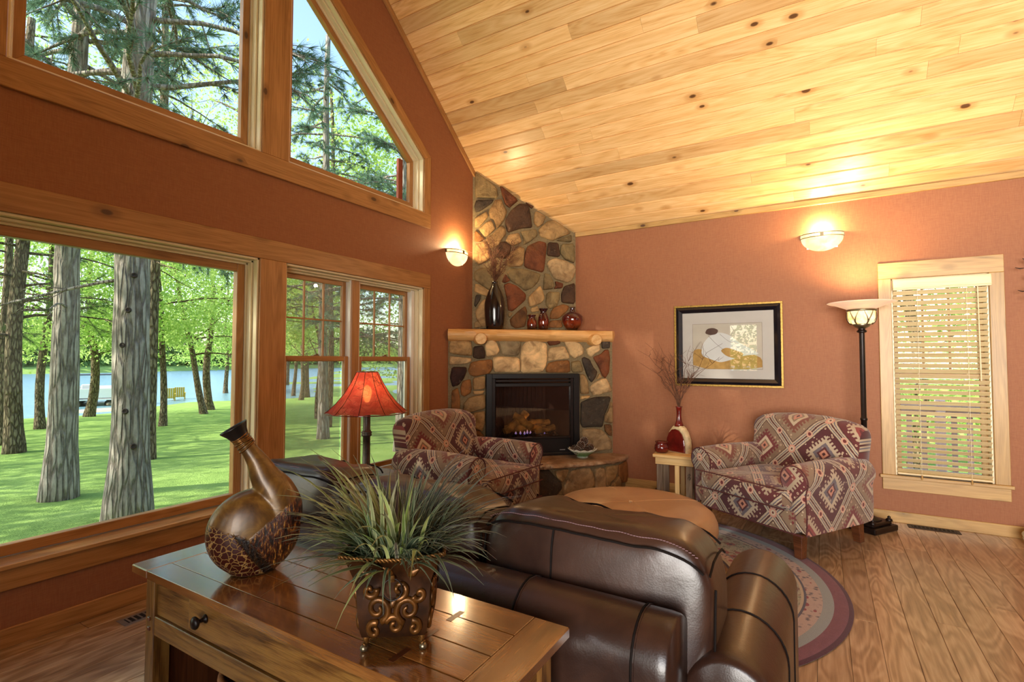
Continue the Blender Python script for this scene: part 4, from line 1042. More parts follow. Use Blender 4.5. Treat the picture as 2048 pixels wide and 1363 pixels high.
# ------------------------------------------------------------ leather sofa
so = thing('leather_sofa', 'dark brown leather three-seat sofa seen from behind, backed by the oak table', 'sofa', (0, 0, 0))
Lm = M_['leather']
def yprof(name, prof, y0, y1, mat, parent, rnd=.02, n=24, fn=None, smooth=True):
    ys = [y0, y0+rnd*.3, y0+rnd]+[y0+rnd+(y1-y0-2*rnd)*i/n for i in range(1, n)]+[y1-rnd, y1-rnd*.3, y1]
    cx = sum(p[0] for p in prof)/len(prof); cz = sum(p[1] for p in prof)/len(prof)
    def f(x, y, z, j, i):
        e = min(j, len(ys)-1-j); k = (.90, .965, 1)[min(e, 2)]
        if e >= 2: k = 1
        q = Vector((cx+(x-cx)*(1-(1-k)*.6), y, cz+(z-cz)*(1-(1-k)*.45)))
        return fn(q) if fn else q
    return sweep(prof, ys, f).build(name, mat, parent, smooth=smooth, angle=1.2)
def rprof(cx, z0, z1, hw, r, k=10, lean=0):
    p = [(cx-hw, z0), (cx-hw, (z0+z1-r)/2), (cx-hw, z1-r)]
    for i in range(1, k): a = PI-PI*i/k; p.append((cx+(hw)*math.cos(a), z1-r+r*math.sin(a)))
    p += [(cx+hw, z1-r), (cx+hw, z0)]
    return [(x+lean*(z-z0), z) for x, z in p]
def wr(q):
    n = noise.noise(Vector((q.x*5, q.y*3.2, q.z*5)))*.006; return q+Vector((-n, 0, n*.6))
bp = rprof(1.335, .06, .715, .115, .115, 12, -.02)
yprof('back_frame', bp, .315, 2.27, Lm, so, .03, 40, wr)
arc = bp
for y in (.403, .741, 1.073, 1.41, 1.75, 2.08):
    pts = [wr(Vector((x+(.001 if x > 1.335 else -.001), y, z+.001))) for x, z in bp]
    MB().tube(pts, .003, 6).build('back_seam', M_['seam'], so)
    MB().tube([q+Vector((0, -.006, 0)) for q in pts], .0018, 5).build('back_welt', Lm, so)
MB().tube([wr(Vector((1.2125, y, .40))) for y in np.linspace(.33, 2.25, 30)], .004, 6).build('back_seam', M_['seam'], so)
for ya, yb in ((.095, .335), (2.235, 2.46)):
    prof = []; yc, hw = (ya+yb)/2, (yb-ya)/2
    for i in range(17): a = PI*i/16; prof.append((yc+hw*math.cos(a)*1.0, .475+.125*math.sin(a)))
    prof = [(yb, .06), (yb, .30)]+prof+[(ya, .30), (ya, .06)]
    xs = [1.40, 1.408, 1.43]+[1.43+i*.04 for i in range(1, 21)]+[2.245, 2.265, 2.272]
    def fa(y_, x, z, j, i):
        e = min(j, len(xs)-1-j); k = (.88, .96, 1)[min(e, 2)]
        zz = z+(.02*math.sin((x-1.4)*3) if z > .45 else 0)
        return Vector((x, yc+(y_-yc)*k, .3+(zz-.3)*(1-(1-k)*.5)))
    o = sweep(prof, xs, fa).build('arm', Lm, so, smooth=True, angle=1.2)
    for x in (1.66, 1.95):
        MB().tube([fa(y_, x, z, 8, 0)*1.0+Vector((0, (y_-yc)*.012, .0012)) for y_, z in prof], .0026, 6).build('arm_seam', M_['seam'], so)
MB().box(1.42, 2.20, .33, 2.24, .06, .30).build('seat_base', Lm, so, bevel=.02, seg=2)
for k in range(3):
    y0 = .345+k*.632
    m = super_cushion((.40, .312, .085), (5, 6), 28, 12); m.v = [(x+1.83, y+y0+.314, z+.375) for x, y, z in m.v]
    m.build('seat_cushion', Lm, so, smooth=True)
def back_pillow(y0, y1, seed, top=.885, sag=.06):
    yc, hw = (y0+y1)/2, (y1-y0)/2; hx, hz = .135, .225; zc = top-hz
    rs = random.Random(seed)
    def puff(p, x, y, z):
        # box cushion with soft corners; creases gathered towards its seams
        q = p.copy()
        q.z -= sag*abs(y)**7*(1 if z > 0 else 0)*(1.0 if y < 0 else .7)
        q.x += (.030*(1-y*y)*(1-z*z)*(1 if x > 0 else -1))
        w = noise.noise(Vector((p.x*7+seed, p.y*7.0, p.z*4)))*.009+noise.noise(Vector((p.x*3, p.y*14.0+p.z*6+seed*3, p.z*3)))*.008*(1 if z > .2 else .45)+noise.noise(Vector((p.x*11, p.y*12+p.z*14, seed)))*.005
        q += Vector((x*w, 0, z*w*1.3))
        return q
    m = super_cushion((hx, hw, hz), (7, 8), 96, 40, puff)
    A = Matrix.Translation((1.555, yc, zc)) @ Matrix.Rotation(math.radians(4), 4, 'Y')
    m.v = [tuple(A @ Vector(v)) for v in m.v]
    o = m.build('back_pillow', Lm, so, smooth=True)
    def surf(x, y, z):      # point on the puffed box from superellipsoid parameters near an edge
        return A @ puff(Vector((x*hx, y*hw, z*hz)), x, y, z)
    # welt along the upper rear edge, welt along the upper front edge, cross seam, end seam
    rear = [surf(-.955, -.93+1.86*i/40, .80) for i in range(41)]; front = [surf(.93, -.93+1.86*i/40, .90) for i in range(41)]
    MB().tube([q+Vector((-.006, 0, .004)) for q in rear], .0040, 6).build('pillow_welt', M_['seam'], o)
    MB().tube([q+Vector((.004, 0, .006)) for q in front], .0036, 6).build('pillow_welt', M_['seam'], o)
    st = MB()
    for i in range(1, 40):
        for f in (0, .5):
            yy_ = -.93+1.86*(i+f)/40; q = surf(-.90, yy_, .905)+Vector((0, 0, .0025)); st.tube([q, q+Vector((0, .007, 0))], .0012, 4)
    st.build('pillow_stitches', M_['stitch'], o, kind='stuff')
    yy = .25
    MB().tube([surf(-1.005-.0*abs(z), yy, z)+Vector((-.0035, 0, 0)) for z in np.linspace(.80, -.85, 18)], .0030, 6).build('pillow_seam', M_['seam'], o)
    for s in (-1, 1):
        MB().tube([surf(x, s*.99, z)+Vector((0, s*.003, 0)) for x, z in [(-.78, .74), (-.84, .5), (-.86, .1), (-.85, -.4), (-.8, -.75)]], .0036, 6).build('pillow_welt', M_['seam'], o)
        MB().tube([surf(x, s*.955, z)+Vector((0, s*.004, .003)) for x, z in [(-.9, .82), (-.5, .93), (0, .96), (.5, .94), (.88, .86)]], .0032, 6).build('pillow_welt', M_['seam'], o)
    return o
back_pillow(.250, .985, 1, .864, .075); back_pillow(1.00, 1.68, 2, .865); back_pillow(1.695, 2.265, 3, .885, .04)
for x, y in ((1.30, .40), (1.30, 2.15), (2.12, .40), (2.12, 2.15)): MB().lathe([(.02, 0), (.028, .062)], 12, Matrix.Translation((x, y, 0))).build('leg', M_['darkleg'], so, smooth=True, angle=.6)
# ------------------------------------------------------------ oak sofa table
tb = thing('sofa_table', 'quarter-sawn oak console table with drawer, behind the leather sofa', 'table', (0, 0, 0))
TX0, TX1, TY0, TY1, TZ = .785, 1.160, .537, 1.888, .70
OK, OD = M_['oak'], M_['oakd']
def ob(name, x0, x1, y0, y1, z0, z1, mat, bevel=.002, parent=None): return wbar(parent or tb, name, x0, x1, y0, y1, z0, z1, mat, bevel)
ob('breadboard_end', TX0, TX1, TY0, .634, TZ-.026, TZ, OK, .003); ob('breadboard_end', TX0, TX1, 1.790, TY1, TZ-.026, TZ, OK, .003)
xj = [TX0, .857, .958, 1.058, TX1]
for i in range(4): ob('top_board', xj[i]+(.0011 if i else 0), xj[i+1]-(.0011 if i < 3 else 0), .6345, 1.7895, TZ-.026, TZ-.0004, OK, .0012)
for x, y in ((.957, .808), (1.058, .808), (.857, .808)): ob('butterfly_key', x-.028, x+.028, y-.008, y+.008, TZ-.02, TZ+.0004, M_['inlay'], 0)
lx0, lx1 = .812, 1.135
for x in (lx0, lx1-.05):
    for y in (.575, 1.80):
        l = ob('leg', x, x+.05, y, y+.05, 0, TZ-.026, OD)
        if x == lx0:
            for zz in (.505, .535): MB().box(x-.005, x+.01, y+.018, y+.032, zz-.006, zz+.006).build('tenon_peg', M_['inlay'], tb, bevel=.002)
ob('side_rail', lx0+.05, lx1-.05, 1.812, 1.838, .49, TZ-.026, OD); ob('side_rail', lx0+.05, lx1-.05, .587, .613, .49, TZ-.026, OD)
for yy in (.595, 1.82): ob('side_panel', lx0+.05, lx1-.05, yy-.006, yy+.006, .16, .49, M_['darkleg'])
ob('side_stretcher', lx0+.05, lx1-.05, 1.81, 1.84, .12, .16, OD); ob('side_stretcher', lx0+.05, lx1-.05, .585, .615, .12, .16, OD)
ob('back_apron', lx1-.03, lx1-.008, .625, 1.80, .49, TZ-.026, OD)
ob('front_panel', lx0+.010, lx0+.028, 1.612, 1.80, .548, TZ-.028, OD); ob('front_panel', lx0+.010, lx0+.028, .625, .80, .548, TZ-.028, OD)
dr = ob('drawer_front', lx0+.006, lx0+.026, .804, 1.608, .551, TZ-.032, OD, .003)
ob('bottom_rail', lx0+.002, lx0+.03, .625, 1.80, .488, .547, OD)
ob('dust_panel', lx0+.03, lx1-.03, .62, 1.81, .492, .50, M_['darkleg']); ob('shelf', lx0, lx1, .59, 1.835, .125, .15, OD)
for yy in (1.515, .90):
    Mx = Matrix.Translation((lx0+.006, yy, .612)) @ Matrix.Rotation(-PI/2, 4, 'Y')
    MB().lathe([(.013, 0), (.011, .004), (.006, .008), (.0055, .018), (.012, .022), (.0175, .027), (.018, .031), (.014, .036), (.0005, .039)], 18, Mx).build('drawer_knob', M_['iron'], tb, smooth=True)
bk = thing('wicker_basket', 'round woven wicker basket on the shelf under the oak table', 'basket', (.97, 1.36, .152))
m = MB()
for k in range(24):
    r = .125+.035*math.sin(k/23*1.9); m.tube([(r*math.cos(a)*1.0, r*math.sin(a), .006+k*.0125+.0025*math.sin(a*12+k*PI)) for a in np.linspace(0, 2*PI, 49)], .0062, 5, cap=False)
m.build('weave', M_['wicker'], bk, smooth=True, kind='stuff')
MB().tube([(.165*math.cos(a), .165*math.sin(a), .31) for a in np.linspace(0, 2*PI, 49)], .012, 8, cap=False).build('rim', M_['wicker'], bk, smooth=True); MB().lathe([(.12, .0), (.12, .008)], 24).build('base', M_['wicker'], bk)
# ------------------------------------------------------------ side table and the two accent tables
st = thing('rustic_side_table', 'rustic pine and barnwood side table between hearth and armchair', 'side table', (4.885, 1.165, 0), math.radians(4))
for i in range(3): wbar(st, 'top_board', -.19+i*.127, -.19+(i+1)*.127-.002, -.185, .185, .468, .495, M_['rusticpale'], .003)
wbar(st, 'apron', -.172, -.150, -.165, .165, .405, .467, M_['rusticpale']); wbar(st, 'apron', .150, .172, -.165, .165, .405, .467, M_['rusticpale']); wbar(st, 'apron', -.150, .150, .143, .165, .405, .467, M_['rusticpale']); wbar(st, 'apron', -.150, .150, -.165, -.143, .405, .467, M_['rusticpale'])
for x in (-.165, .143):
    for y, w_, mm in ((-.155, .055, 'rustic'), (-.045, .04, 'rusticpale'), (.03, .0, ''), (.10, .055, 'rustic')):
        if w_: wbar(st, 'slat' if w_ < .05 else 'leg', x, x+.022, y, y+w_, 0, .405, M_[mm], .003)
for x in (-.06, .03): wbar(st, 'slat', x, x+.04, .14, .158, 0, .405, M_['rusticpale'], .003); wbar(st, 'slat', x, x+.04, -.158, -.14, 0, .405, M_['rustic'], .003)
wbar(st, 'lower_shelf', -.14, .14, -.135, .135, .05, .07, M_['rustic'])
m = MB(); 
m.tube([(-.166, -.128+.010*math.cos(a), .300+.012*math.sin(a)) for a in np.linspace(-.6, 4.6, 18)], .0025, 5); m.tube([(-.166, -.128+.008*math.cos(a), .330+.008*math.sin(a)) for a in np.linspace(1, 6.6, 14)], .0025, 5)
m.build('carved_mark', M_['iron'], st)
et = thing('end_table', 'small round dark end table under the red-shaded lamp', 'side table', (2.50, 2.72, 0))
MB().lathe([(.23, .535), (.245, .54), (.25, .55), (.245, .558), (.0005, .558)], 40).build('table_top', M_['darkleg'], et, smooth=True, angle=.6); MB().lathe([(.03, .09), (.025, .2), (.04, .32), (.025, .45), (.06, .535)], 20).build('pedestal', M_['darkleg'], et, smooth=True)
for k in range(3):
    a = 2*PI*k/3+.4; MB().tube(spline([(.02*math.cos(a), .02*math.sin(a), .14), (.12*math.cos(a), .12*math.sin(a), .09), (.19*math.cos(a), .19*math.sin(a), .018)], 6), .017, 8).build('leg', M_['darkleg'], et, smooth=True)
# ------------------------------------------------------------ lamps
tl = thing('table_lamp', 'table lamp with flared red rawhide shade on the round end table', 'table lamp', (2.50, 2.68, .558))
MB().lathe([(.075, 0), (.078, .012), (.06, .03), (.05, .042), (.056, .052), (.034, .064), (.026, .075), (.0245, .20), (.0245, .265), (.034, .272), (.036, .280), (.031, .286), (.037, .294), (.031, .302), (.0245, .31), (.0235, .47), (.028, .476), (.012, .486), (.008, .56)], 24).build('column', M_['lampbase'], tl, smooth=True)
MB().lathe([(.012, .50), (.026, .53), (.033, .565), (.026, .60), (.0005, .62)], 14).build('bulb', M_['bulb'], tl, smooth=True)
m = MB(); NP = 10; prof = [(.278, .430), (.262, .440), (.205, .492), (.150, .560), (.105, .635), (.070, .708)]
vs = []
for r, z in prof:
    for i in range(NP*4):
        a = 2*PI*i/(NP*4); f = (i % 4)/4; k = math.cos(PI/NP)/math.cos((f-.5)*2*PI/NP) if True else 1
        sag = .010*math.sin(PI*f) if z < .44 else 0
        vs.append(((r*(.35+.65*k))*math.cos(a), (r*(.35+.65*k))*math.sin(a), z+sag))
n = NP*4; m.add(vs, [(j*n+i, j*n+(i+1) % n, (j+1)*n+(i+1) % n, (j+1)*n+i) for j in range(5) for i in range(n)])
sh = m.build('lamp_shade', M_['shade'], tl, smooth=True, angle=.5)
for i in range(NP):
    a = 2*PI*i/NP; MB().tube([((r+.001)*math.cos(a)*(.35+.65*1.0), (r+.001)*math.sin(a), z) for r, z in prof], .0018, 5).build('shade_rib', M_['seam'], sh)
for r, z in ((.277, .431), (.070, .708)): 
    MB().tube([(r*.985*math.cos(a), r*.985*math.sin(a), z) for a in np.linspace(0, 2*PI, 61)], .0032, 6, cap=False).build('shade_lacing', M_['redglaze'], sh)
light('table_lamp_light', 'POINT', (2.50, 2.68, .558+.57), 22, (1, .70, .36), .035)
fl_ = thing('floor_lamp', 'dark torchiere floor lamp with glass bowl by the blind-covered window', 'floor lamp', (5.07, -.285, 0), math.radians(-33))
m = MB()
m.box(-.155, .155, -.155, .155, 0, .045); m.build('base', M_['iron'], fl_, bevel=.012, seg=2)
m = MB(); m.box(-.125, .125, -.125, .125, .045, .075); m.build('base_step', M_['iron'], fl_, bevel=.01, seg=2)
MB().lathe([(.105, .075), (.09, .085), (.055, .10), (.035, .125), (.030, .14), (.042, .150), (.044, .158), (.026, .168)], 20).build('base_cup', M_['iron'], fl_, smooth=True)
for sx, sy in ((1, 1), (1, -1), (-1, 1), (-1, -1)): MB().lathe([(.026, 0), (.022, .012), (.010, .02), (.013, .03), (.0005, .04)], 8, Matrix.Translation((sx*.11, sy*.11, .072))).build('base_leaf', M_['iron'], fl_, smooth=True)
MB().lathe([(.021, .165), (.021, .86), (.025, .865), (.026, .872), (.025, .88), (.020, .885), (.0195, 1.575), (.034, 1.582), (.036, 1.592), (.024, 1.602), (.024, 1.612)], 20).build('pole', M_['iron'], fl_, smooth=True, angle=.8)
MB().lathe([(.024, 1.61), (.05, 1.625), (.066, 1.645), (.06, 1.65)], 20).build('cup_holder', M_['nickel'], fl_, smooth=True)
MB().lathe([(.058, 1.645), (.082, 1.665), (.095, 1.70), (.098, 1.735), (.096, 1.76)], 28, cap=False).build('cup_glass', M_['torchcup'], fl_, smooth=True)
MB().lathe([(.103, 1.752), (.108, 1.757), (.108, 1.765), (.10, 1.77)], 28).build('ring', M_['nickel'], fl_, smooth=True)
for k in range(6):
    a = 2*PI*k/6
    for d in (-1, 1):
        pts = []
        for i in range(9):
            f = i/8; z = 1.647+f*.108; r = float(np.interp(z, [1.645, 1.665, 1.70, 1.735, 1.76], [.064, .086, .1, .103, .102])); an = a+d*.34*math.sin(f*PI*.5)*f
            pts.append((r*math.cos(an), r*math.sin(an), z))
        MB().tube(pts, [.008, .009, .009, .008, .007, .006, .005, .004, .003], 6, flat=.45).build('leaf_strap', M_['nickel'], fl_, smooth=True)
MB().lathe([(.085, 1.765), (.11, 1.775), (.145, 1.79), (.19, 1.808), (.232, 1.818), (.243, 1.824), (.236, 1.827), (.19, 1.816), (.145, 1.798), (.11, 1.784), (.085, 1.774)], 40, cap=False).build('bowl_shade', M_['torch'], fl_, smooth=True)
light('torchiere_up', 'SPOT', (5.07, -.285, 1.86), 75, (1, .74, .42), .06, direction=(.05, 0, 1), spot=math.radians(150), blend=.9)
light('torchiere_glow', 'POINT', (5.07, -.285, 1.72), 2.5, (1, .72, .40), .05)
def sconce(label, loc_, rz):
    # local: x along the wall, y out of the wall
    s = thing('wall_sconce', label, 'wall lamp', loc_, rz)
    prof = []
    for k in range(13): a = PI/2*k/12; prof.append((.165*math.sin(a)+.0005, -.125*math.cos(a)))
    prof += [(.168, .012), (.168, .036)]
    m = MB(); m.lathe([(r, z) for r, z in prof], 24, Matrix.Scale(.62, 4, (0, 1, 0)), cap=False, a0=0, a1=PI); m.build('glass_bowl', M_['sconce'], s, smooth=True)
    for z in (-.004, .028): MB().tube([(.1695*math.cos(a), .1695*.62*math.sin(a)+.0005, z) for a in np.linspace(0, PI, 25)], .0042, 6).build('band', M_['nickel'], s, smooth=True)
    for a in (.03, PI/2, PI-.03): 
        MB().box(-.014, .014, -.003, .003, -.006, .030, Matrix.Translation((.170*math.cos(a), .170*.62*math.sin(a)+.001, 0)) @ Matrix.Rotation(a-PI/2, 4, 'Z')).build('strap', M_['nickel'], s)
    MB().box(-.12, .12, .0, .008, -.10, .02).build('wall_plate', M_['white'], s)
    q = Matrix.Translation(loc_) @ Matrix.Rotation(rz, 4, 'Z') @ Vector((0, .06, .065))
    light('sconce_light', 'POINT', tuple(q), 28, (1, .72, .38), .03)
sconce('half-bowl glass wall sconce on the window wall beside the chimney', (4.285, YL, 2.465), PI)
sconce('half-bowl glass wall sconce on the terracotta wall above the floor lamp', (XR, -.02, 2.462), PI/2)
# ------------------------------------------------------------ framed picture
pc = thing('framed_picture', 'framed print in a black frame with gilt edge on the terracotta wall', 'picture', (XR, .797, 1.497), math.radians(90))
# local: x along the wall (to the left of the picture), y out of the wall towards the room
PWD, PHT = .494, .405
def frame(name, w, h, t, y0, y1, mat):
    for a, b, c, d in ((-w, w, h-t, h), (-w, w, -h, -h+t), (-w, -w+t, -h+t, h-t), (w-t, w, -h+t, h-t)): wbar(pc, name, a, b, y0, y1, c, d, mat, .002)
frame('gilt_edge', PWD, PHT, .020, .002, .034, M_['gold'])
w_, h_ = PWD-.018, PHT-.018
def bevframe(name, w, h, t, ya, yb, mat):
    m = MB()
    for (x0, z0), (x1, z1) in (((-1, -1), (1, -1)), ((1, -1), (1, 1)), ((1, 1), (-1, 1)), ((-1, 1), (-1, -1))):
        a = Vector((x0*w, ya, z0*h)); b = Vector((x1*w, ya, z1*h)); c = Vector((x1*(w-t*.45), yb, z1*(h-t*.45))); d = Vector((x0*(w-t*.45), yb, z0*(h-t*.45))); e = Vector((x1*(w-t), ya*.4, z1*(h-t))); f = Vector((x0*(w-t), ya*.4, z0*(h-t)))
        MB().add([a, b, c, d, e, f], [(0, 1, 2, 3), (3, 2, 4, 5)]).build(name, mat, pc)
bevframe('black_moulding', w_, h_, .060, .026, .040, M_['navy'])
MB().box(-w_+.05, w_-.05, .004, .008, -h_+.05, h_-.05).build('mat_board', M_['mat'], pc)
iw, ih = .318, .225
MB().box(-iw, iw, .0082, .0092, -ih-.010, ih-.010).build('print', M_['paper'], pc)
frame2 = MB()
for a, b, c, d in ((-iw, iw, ih-.012, ih-.010), (-iw, iw, -ih-.010, -ih-.008), (-iw, -iw+.002, -ih-.01, ih-.01), (iw-.002, iw, -ih-.01, ih-.01)): frame2.box(a, b, .0086, .0096, c, d)
frame2.build('print_border', M_['artline'], pc)
def flat(name, pts, y, mat, it=2):
    P = smoothpoly(pts, it); MB().prism([(x, z) for x, z in P], .0092, y, 'y').build(name, mat, pc)
flat('ochre_ground', [(iw-.003, -.05), (iw-.06, -.03), (.20, -.06), (.08, -.03), (-.05, -.07), (-.16, -.05), (-.24, -.09), (-iw+.003, -.13), (-iw+.003, -.233), (iw-.003, -.233)], .0096, M_['artochre'], 1)
flat('pale_dune', [(.24, -.10), (.22, .02), (.15, .10), (.06, .13), (-.03, .10), (-.12, .02), (-.24, -.05), (-.30, -.09), (-.16, -.10), (-.02, -.15), (.06, -.17), (.14, -.14)], .0100, M_['artwhite'])
flat('dark_stone', [(.20, .12), (.18, .165), (.12, .175), (.07, .15), (.09, .11), (.15, .10)], .0104, M_['artbrown'])
flat('ochre_dune', [(.06, -.05), (.00, -.02), (-.08, -.05), (-.16, -.08), (-.12, -.14), (.00, -.11)], .0104, M_['artochre'])
for pts in ([(.17, .10, 0), (.10, .02, 0), (.02, -.05, 0)], [(.06, .11, 0), (-.02, .04, 0), (-.10, .01, 0)], [(.22, .02, 0), (.24, -.06, 0), (.20, -.12, 0)]):
    MB().tube([(x, .0103, z) for x, z, _ in [tuple(q) for q in spline(pts, 8)]], .0012, 5).build('drawn_line', M_['artline'], pc)
MB().box(-w_+.045, w_-.045, .013, .0145, -h_+.045, h_-.045).build('picture_glass', M_['artglass'], pc)
# ------------------------------------------------------------ vases, twigs, plants
def twigs(parent, base, n, h0, h1, spread, seed, mat, name='twig', r0=.0028, curl=.05, lean=(0, 0), forks=3):
    rs = random.Random(seed)
    for k in range(n):
        a = rs.uniform(0, 2*PI); sp = spread*rs.uniform(.25, 1); H = rs.uniform(h0, h1); m = MB()
        tip = Vector((math.cos(a)*sp+lean[0]*H, math.sin(a)*sp+lean[1]*H, H)); p = []
        for i in range(9):
            f = i/8; p.append(Vector(base)+Vector((tip.x*f**1.5, tip.y*f**1.5, tip.z*f*(1-.08*f)))+Vector((rs.uniform(-1, 1), rs.uniform(-1, 1), rs.uniform(-.5, .5)))*curl*.28*f)
        m.tube(p, [r0*(1-.75*i/8) for i in range(9)], 5)
        for q in range(forks):
            i = rs.randint(3, 7); b = p[i]; d = Vector((rs.uniform(-1, 1), rs.uniform(-1, 1), rs.uniform(.4, 1.3))).normalized(); L = (H*.32)*rs.uniform(.5, 1)
            s = [b+d*L*j/5+Vector((rs.uniform(-1, 1), rs.uniform(-1, 1), rs.uniform(-1, 1)))*curl*.16*j/5 for j in range(6)]
            m.tube(s, [r0*.55*(1-.7*j/5) for j in range(6)], 4)
            if rs.random() < .6:
                b2 = s[3]; d2 = (d+Vector((rs.uniform(-1, 1), rs.uniform(-1, 1), rs.uniform(-.2, .6)))).normalized(); m.tube([b2+d2*L*.5*j/3 for j in range(4)], [r0*.35*(1-.6*j/3) for j in range(4)], 4)
        m.build(name, mat, parent, smooth=True)
def on_fire(u, n_, z): q = LP0+LT*u+LN*n_; return (q.x, q.y, z)
MT = 1.671
v = thing('tall_vase', 'tall black bottle vase holding dry twigs on the mantel', 'vase', on_fire(.50, -.10, MT))
MB().lathe([(.062, 0), (.088, .008), (.098, .05), (.108, .14), (.112, .22), (.108, .29), (.094, .35), (.072, .41), (.048, .455), (.033, .485), (.029, .505), (.034, .518), (.028, .52), (.023, .50)], 32).build('vase_body', M_['blackgloss'], v, smooth=True)
twigs(v, (0, 0, .49), 30, .22, .60, .36, 21, M_['twig'], r0=.0042, curl=.16, forks=6, lean=(-.10, -.26))
bx = thing('black_coaster', 'small flat black tile lying on the mantel beside the tall vase', 'coaster', on_fire(.385, -.10, MT)); MB().box(-.03, .05, -.03, .03, 0, .014).build('tile', M_['black'], bx, bevel=.002)
for lab, u, prof in (('small amber glazed vase, shortest of three on the mantel', .905, [(.036, 0), (.05, .015), (.054, .06), (.050, .10), (.033, .13), (.030, .142), (.046, .160), (.048, .165), (.028, .148)]),
                     ('amber glazed vase with flared neck, middle of three on the mantel', 1.035, [(.038, 0), (.052, .02), (.060, .09), (.055, .145), (.036, .18), (.030, .20), (.049, .232), (.052, .238), (.027, .21)]),
                     ('round bulbous amber vase with narrow neck at right of the mantel', 1.365, [(.045, 0), (.06, .012), (.098, .06), (.118, .115), (.112, .158), (.078, .19), (.036, .205), (.028, .215), (.027, .245), (.034, .262), (.024, .25)])):
    v = thing('amber_vase', lab, 'vase', on_fire(u, -.085, MT), group='amber glazed vases on the mantel'); MB().lathe(prof, 32).build('vase_body', M_['amber'], v, smooth=True)
# pinecones in a green bowl on the hearth
bw = thing('green_bowl', 'green and white glazed bowl of pinecones on the hearth', 'bowl', on_fire(1.385, .185, .339))
m = MB(); prof = [(.055, 0), (.062, .004), (.058, .018), (.085, .035), (.118, .062), (.150, .088), (.146, .092), (.112, .068), (.08, .045), (.0005, .03)]
for r, z in prof:
    for i in range(48):
        a = 2*PI*i/48; k = 1+(.035*math.cos(a*12) if z > .08 else 0); m.v.append((r*k*math.cos(a), r*k*math.sin(a), z+(.006*math.cos(a*12) if z > .08 else 0)))
m.f = [(j*48+i, j*48+(i+1) % 48, (j+1)*48+(i+1) % 48, (j+1)*48+i) for j in range(len(prof)-1) for i in range(48)]; m.f.append(tuple(range(47, -1, -1)))
m.build('bowl_body', M_['greenglaze'], bw, smooth=True)
rs = random.Random(5)
pcn = None; bp0 = Vector(on_fire(1.385, .185, .339))
spots = [(-.085, .02, .085), (-.04, -.055, .088), (.03, -.065, .09), (.085, -.02, .088), (.075, .055, .088), (0, .075, .088), (-.055, .07, .09), (-.045, 0, .132), (.04, .0, .135), (.0, -.02, .168), (.095, -.055, .095)]
places = ['at the bowl rim nearest the firebox', 'at the front left of the bowl', 'at the front of the bowl', 'at the right of the bowl', 'at the back right of the bowl', 'at the back of the bowl', 'at the back left of the bowl', 'second layer, nearer the firebox', 'second layer, nearer the red side wall', 'topmost of the heap in the bowl', 'overhanging the right front rim of the bowl']
for i, (x, y, z) in enumerate(spots):
    if pcn is None:
        pcn = thing('pinecone', '', 'pinecone'); m = MB(); mt = MB(); L = .085
        m.lathe([(.004, -L/2), (.014, -L*.3), (.016, 0), (.012, L*.28), (.003, L*.46)], 8)
        for k in range(62):
            f = k/61; zz = -L/2+.006+f*(L-.012); rr_ = .034*math.sin(PI*(.12+.80*f)**.85)+.004; an = k*2.39996; ca, sa = math.cos(an), math.sin(an); tx, ty = -sa, ca; w2 = .008*(1-.4*f)+.002
            b = Vector((ca*.008, sa*.008, zz)); tpt = Vector((ca*rr_, sa*rr_, zz+.010)); T = Vector((tx, ty, 0)); up = Vector((0, 0, .0035))
            m.add([b-T*.003, b+T*.003, tpt+T*w2, tpt-T*w2, tpt+Vector((ca, sa, .3))*.004, tpt-up], [(0, 1, 2, 3), (3, 2, 4), (0, 3, 5), (1, 5, 2), (3, 4, 5), (2, 5, 4)])
            e = tpt+Vector((ca, sa, .3))*.003; mt.add([e-T*w2*.7+up*.4, e+T*w2*.7+up*.4, e+Vector((ca, sa, .2))*.004, e-up*.5], [(0, 1, 2), (0, 2, 3), (1, 3, 2)])
        m.build('cone_scales', M_['cone'], pcn, kind='stuff'); mt.build('frosted_tips', M_['conetip'], pcn, kind='stuff'); o = pcn
    else: o = copy_tree(pcn)
    o.location = bp0+Vector((x, y, z)); o.rotation_euler = (rs.uniform(.6, 2.4), rs.uniform(-.9, .9), rs.uniform(0, 6)); o.scale = [rs.uniform(.85, 1.05)]*3
    tag(o, 'brown pinecone with frosted scale tips, '+places[i], 'pinecone', 'pinecones in the green bowl')
# side table: flat oxblood vase with twigs, small pot
bv = thing('bottle_vase', 'flat oxblood and cream bottle vase with bare twigs on side table', 'vase', (4.93, 1.155, .4955), math.radians(62))
m = MB(); rows = []
out = [(.130, 0), (.132, .06), (.128, .12), (.105, .18), (.072, .222), (.040, .243)]
n = 24
for w_, z in out:
    rows.append([(w_*math.copysign(abs(math.cos(a))**.8, math.cos(a)), .055*(1-.35*z/.25)*math.copysign(abs(math.sin(a))**.6, math.sin(a)), z) for a in [2*PI*i/n for i in range(n)]])
m.v = [v for r in rows for v in r]; m.f = [(j*n+i, j*n+(i+1) % n, (j+1)*n+(i+1) % n, (j+1)*n+i) for j in range(len(out)-1) for i in range(n)]; m.f += [tuple(range(n-1, -1, -1)), tuple((len(out)-1)*n+i for i in range(n))]
m.build('vase_body', M_['creamglaze'], bv, smooth=True, angle=.9)
P = [(-.108, .004), (-.108, .07), (-.100, .12), (-.075, .172), (-.04, .205), (0, .214), (.04, .205), (.075, .172), (.100, .12), (.108, .07), (.108, .004)]
for s in (-1, 1): MB().prism([(x, z) for x, z in P], s*.044, s*.0575, 'y').build('glazed_face', M_['redglaze'], bv, bevel=.003)
MB().lathe([(.045, .236), (.036, .26), (.026, .29), (.022, .33), (.023, .38), (.027, .412), (.034, .420), (.022, .416)], 20).build('vase_neck', M_['redglaze'], bv, smooth=True)
